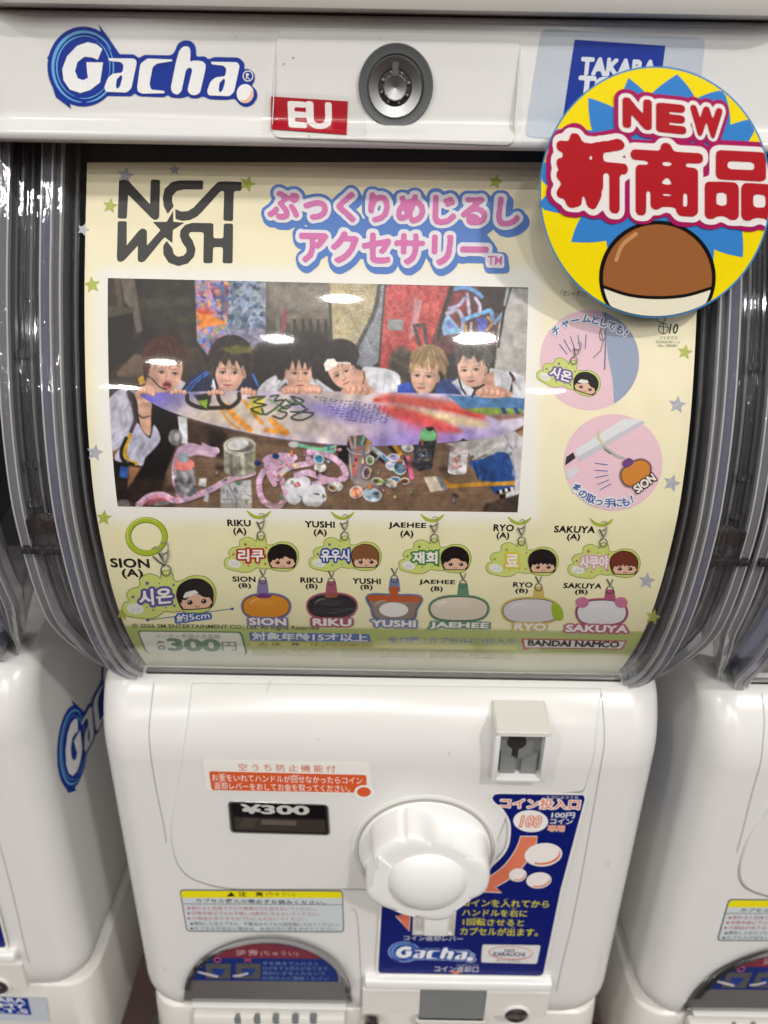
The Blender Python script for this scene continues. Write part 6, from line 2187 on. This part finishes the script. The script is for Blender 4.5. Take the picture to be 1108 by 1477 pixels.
# ---------------------------------------------------------------- round NEW card in front of the header and the cover
CH = 2.440
CARD = Sheet([(CH + .004, 0.4), (CH - .004, 0.2), (CH - .006, 0.0), (CH - .002, -.2), (CH + .010, -.4), (CH + .03, -.8)])
card = empty('promotional_card', W(0.42, CH, -0.15), 'round yellow NEW card in front of the upper right corner of the product sheet', 'shop card')
CC, CRX, CRY = (945.5, 277.0), 167.5, 181.7
disc = ellipse(*CC, CRX, CRY, 110)
bm = bmesh.new()
ra = [bm.verts.new(p) for p in CARD(disc[:, 0], disc[:, 1], 0.0)]
rb2 = [bm.verts.new(p) for p in CARD(disc[:, 0], disc[:, 1], -0.0006)]
for i in range(110):
    j = (i + 1) % 110
    bm.faces.new((ra[i], ra[j], rb2[j], rb2[i]))
bm.faces.new(rb2)
bm.faces.new(list(reversed(ra)))
link_bm('card_sheet', bm, ink((70, 140, 200), .3), card)
mp = cropmap(760, 80, 3.184)
def clipc(p, k=.985):
    q = (np.asarray(p, float) - np.array(CC)) / np.array([CRX, CRY])
    r = np.linalg.norm(q, axis=1)
    q = np.where((r > k)[:, None], q / r[:, None] * k, q)
    return q * np.array([CRX, CRY]) + np.array(CC)
GL = .30
YEL, SKYB = gloss_ink((255, 230, 8)), gloss_ink((58, 136, 214))
P = Print(CARD, 0.0001, cut=14)
P.poly(ellipse(*CC, CRX * .986, CRY * .986, 110), YEL, 1)
def q3(a, c, b, n=6):
    t = np.linspace(0, 1, n, endpoint=False)[:, None]
    a, b, c = np.array(a, float), np.array(b, float), np.array(c, float)
    return (1 - t) ** 2 * a + 2 * t * (1 - t) * c + t * t * b
sp = [(467, 103), (690, 86), (905, 156), (1066, 282), (1180, 470), (1160, 700), (992, 926), (830, 1050), (420, 1050), (204, 856), (40, 697), (30, 515), (140, 338), (283, 194)]
ins_ = [(560, 190), (775, 200), (935, 318), (1015, 400), (1090, 560), (980, 770), (860, 890), (620, 900), (365, 850), (250, 740), (120, 620), (120, 480), (300, 345), (420, 250)]
star_ = []
for i in range(len(sp)):
    a, m, b = np.array(sp[i], float), np.array(ins_[i], float), np.array(sp[(i + 1) % len(sp)], float)
    c = np.array([600, 560.0])
    star_.append(q3(a, a * .35 + m * .65 - (m - c) * -.04, m))
    star_.append(q3(m, b * .35 + m * .65 - (m - c) * -.04, b))
P.poly(clipc(mp(np.vstack(star_))), SKYB, 2)
P.done('burst_print', card)

P = Print(CARD, 0.0001, cut=14)
# plain round capsule in place of the printed figure
dome = ellipse(600, 1020, 268, 262, 90)
P.poly(clipc(mp(dome), .984), gloss_ink((20, 16, 14)), 3)
P.poly(clipc(mp(ellipse(600, 1024, 250, 248, 90)), .984), gloss_ink((160, 100, 54)), 4)
half = np.vstack([smooth_path([(352, 1062), (470, 1100), (600, 1112), (730, 1102), (848, 1068)], 8), ellipse(600, 1024, 250, 248, 50, 0, 10, 170)])
P.poly(clipc(mp(half), .984), gloss_ink((244, 238, 214)), 5)
P.stroke(mp(smooth_path([(352, 1062), (470, 1100), (600, 1112), (730, 1102), (848, 1068)], 8)), 4.5, gloss_ink((20, 16, 14)), 6)
P.stroke(mp(smooth_path([(410, 940), (440, 870), (500, 820)], 8)), 6, gloss_ink((206, 150, 100)), 6)
P.done('capsule_print', card)

P = Print(CARD, 0.0001, cut=14)
P.clip = lambda v: clipc(v, .986)
MAG, WHT, RED = gloss_ink((176, 24, 96)), gloss_ink((246, 240, 238)), gloss_ink((186, 30, 40))
chars = []
for ch, (l, t, r, b), sl in (('N', (452, 212, 562, 325), .10), ('E', (612, 232, 712, 345), .10), ('W', (760, 248, 890, 362), .12),
                             ('新', (146, 376, 452, 698), .09), ('商', (494, 412, 792, 724), .06), ('品', (828, 450, 1142, 748), .05)):
    p = mp([(l, t), (r, b)])
    chars.append((ch, (p[0, 0], p[0, 1], p[1, 0], p[1, 1]), sl))
for k, (ch, b, sl) in enumerate(chars):
    small = k < 3
    P.text(ch, b, MAG, 7 + .05 * k, grow=.30 if small else .17, slope=sl, lean=False)
for k, (ch, b, sl) in enumerate(chars):
    small = k < 3
    P.text(ch, b, WHT, 9 + .05 * k, grow=.185 if small else .115, slope=sl, lean=False)
for k, (ch, b, sl) in enumerate(chars):
    small = k < 3
    P.text(ch, b, RED, 11 + .05 * k, grow=.075 if small else .042, slope=sl, lean=False)
# trim what runs past the edge of the card
lim = (CC[0] + CRX * .985)
P.done('lettering', card)
# ---------------------------------------------------------------- the rest of the row, and the floor
def copy_tree(o, parent=None):
    c = o.copy()
    COL.objects.link(c)
    c.parent = parent
    for ch in o.children:
        if ch.name.split('.')[0] not in ('scuff_mark', 'dirt_speck', 'region_sticker', 'clear_tape'):
            copy_tree(ch, c)
    return c
left = copy_tree(machine)
left.location = Vector(W(-2.72, 3.40, BASE_Z))
left.rotation_euler = (0, 0, RAD(0))
left['label'] = 'white capsule machine on the left with a blue swirl logo along its side wall'
ROOT[left.name] = left.location.copy()
P = Print(plane(2.50 + .10), 0.0004)
P.poly([(-80, 1436), (66, 1440), (72, 1474), (-80, 1470)], ink((188, 195, 204), 0.25), 1)
P.poly([(-52, 1435), (40, 1440), (46, 1464), (-50, 1459)], NAVY, 2)
P.text('TAKARA', (-44, 1438.5, 35, 1445), (215, 218, 226), 3, bold=.03, slope=.04)
P.text('TOMY', (-42, 1447, 37, 1452.5), (215, 218, 226), 3, bold=.03, slope=.04)
P.text('A.R.T.S', (-40, 1454.5, 40, 1460), (215, 218, 226), 3, bold=.03, slope=.04)
P.done('base_label', left)
right = copy_tree(machine)
right.location = Vector(W(2.57, 3.3, BASE_Z))
right['label'] = 'white capsule machine on the right, cut off by the picture edge'
upper = machine.copy()
COL.objects.link(upper)
for ch in machine.children:
    if ch.name.split('.')[0] in ('housing', 'plinth'):
        copy_tree(ch, upper)
upper.location = Vector(W(0, 3.3 + 0.03, 0.334))
upper['label'] = 'white machine base stacked on top, only its bottom edge in view'

def sheet_obj(name, pts, mat):
    o = link(name, pts, [tuple(range(len(pts)))], mat)
    o['kind'] = 'structure'
    return o
FLOOR = principled('dark_red_brown_floor', (0.055, 0.028, 0.024), 0.25, vary=0.25, scale=8.0)
sheet_obj('floor', [(-6, -7, 0), (6, -7, 0), (6, 3, 0), (-6, 3, 0)], FLOOR)
rack = empty('display_rack', (0, 0.43, 0), 'grey steel rack carrying the row of white machines', 'rack')
bm = bmesh.new()
z = EYE + BASE_Z * U
def rb_(x0, x1, y0, y1, z0, z1):
    r = bmesh.ops.create_cube(bm, size=1.0)
    for v in r['verts']:
        v.co = Vector((x0 + (v.co.x + .5) * (x1 - x0), y0 + (v.co.y + .5) * (y1 - y0), z0 + (v.co.z + .5) * (z1 - z0)))
rb_(-0.5, 0.5, 0.42, 0.52, z - 0.026, z - 0.001)
link_bm('shelf', bm, STEEL, rack)
for x in (-0.155, 0.155):
    for y in (0.335, 0.50):
        bm = bmesh.new()
        r = bmesh.ops.create_cone(bm, cap_ends=True, segments=24, radius1=0.011, radius2=0.011, depth=1.0)
        for v in r['verts']:
            v.co = Vector((x + v.co.x, y + v.co.y, (v.co.z + .5) * (z - 0.026)))
        link_bm('leg', bm, STEEL, rack, 40)
bpy.data.objects.remove(_tmp_o)
bpy.data.objects.remove(_txt_o)
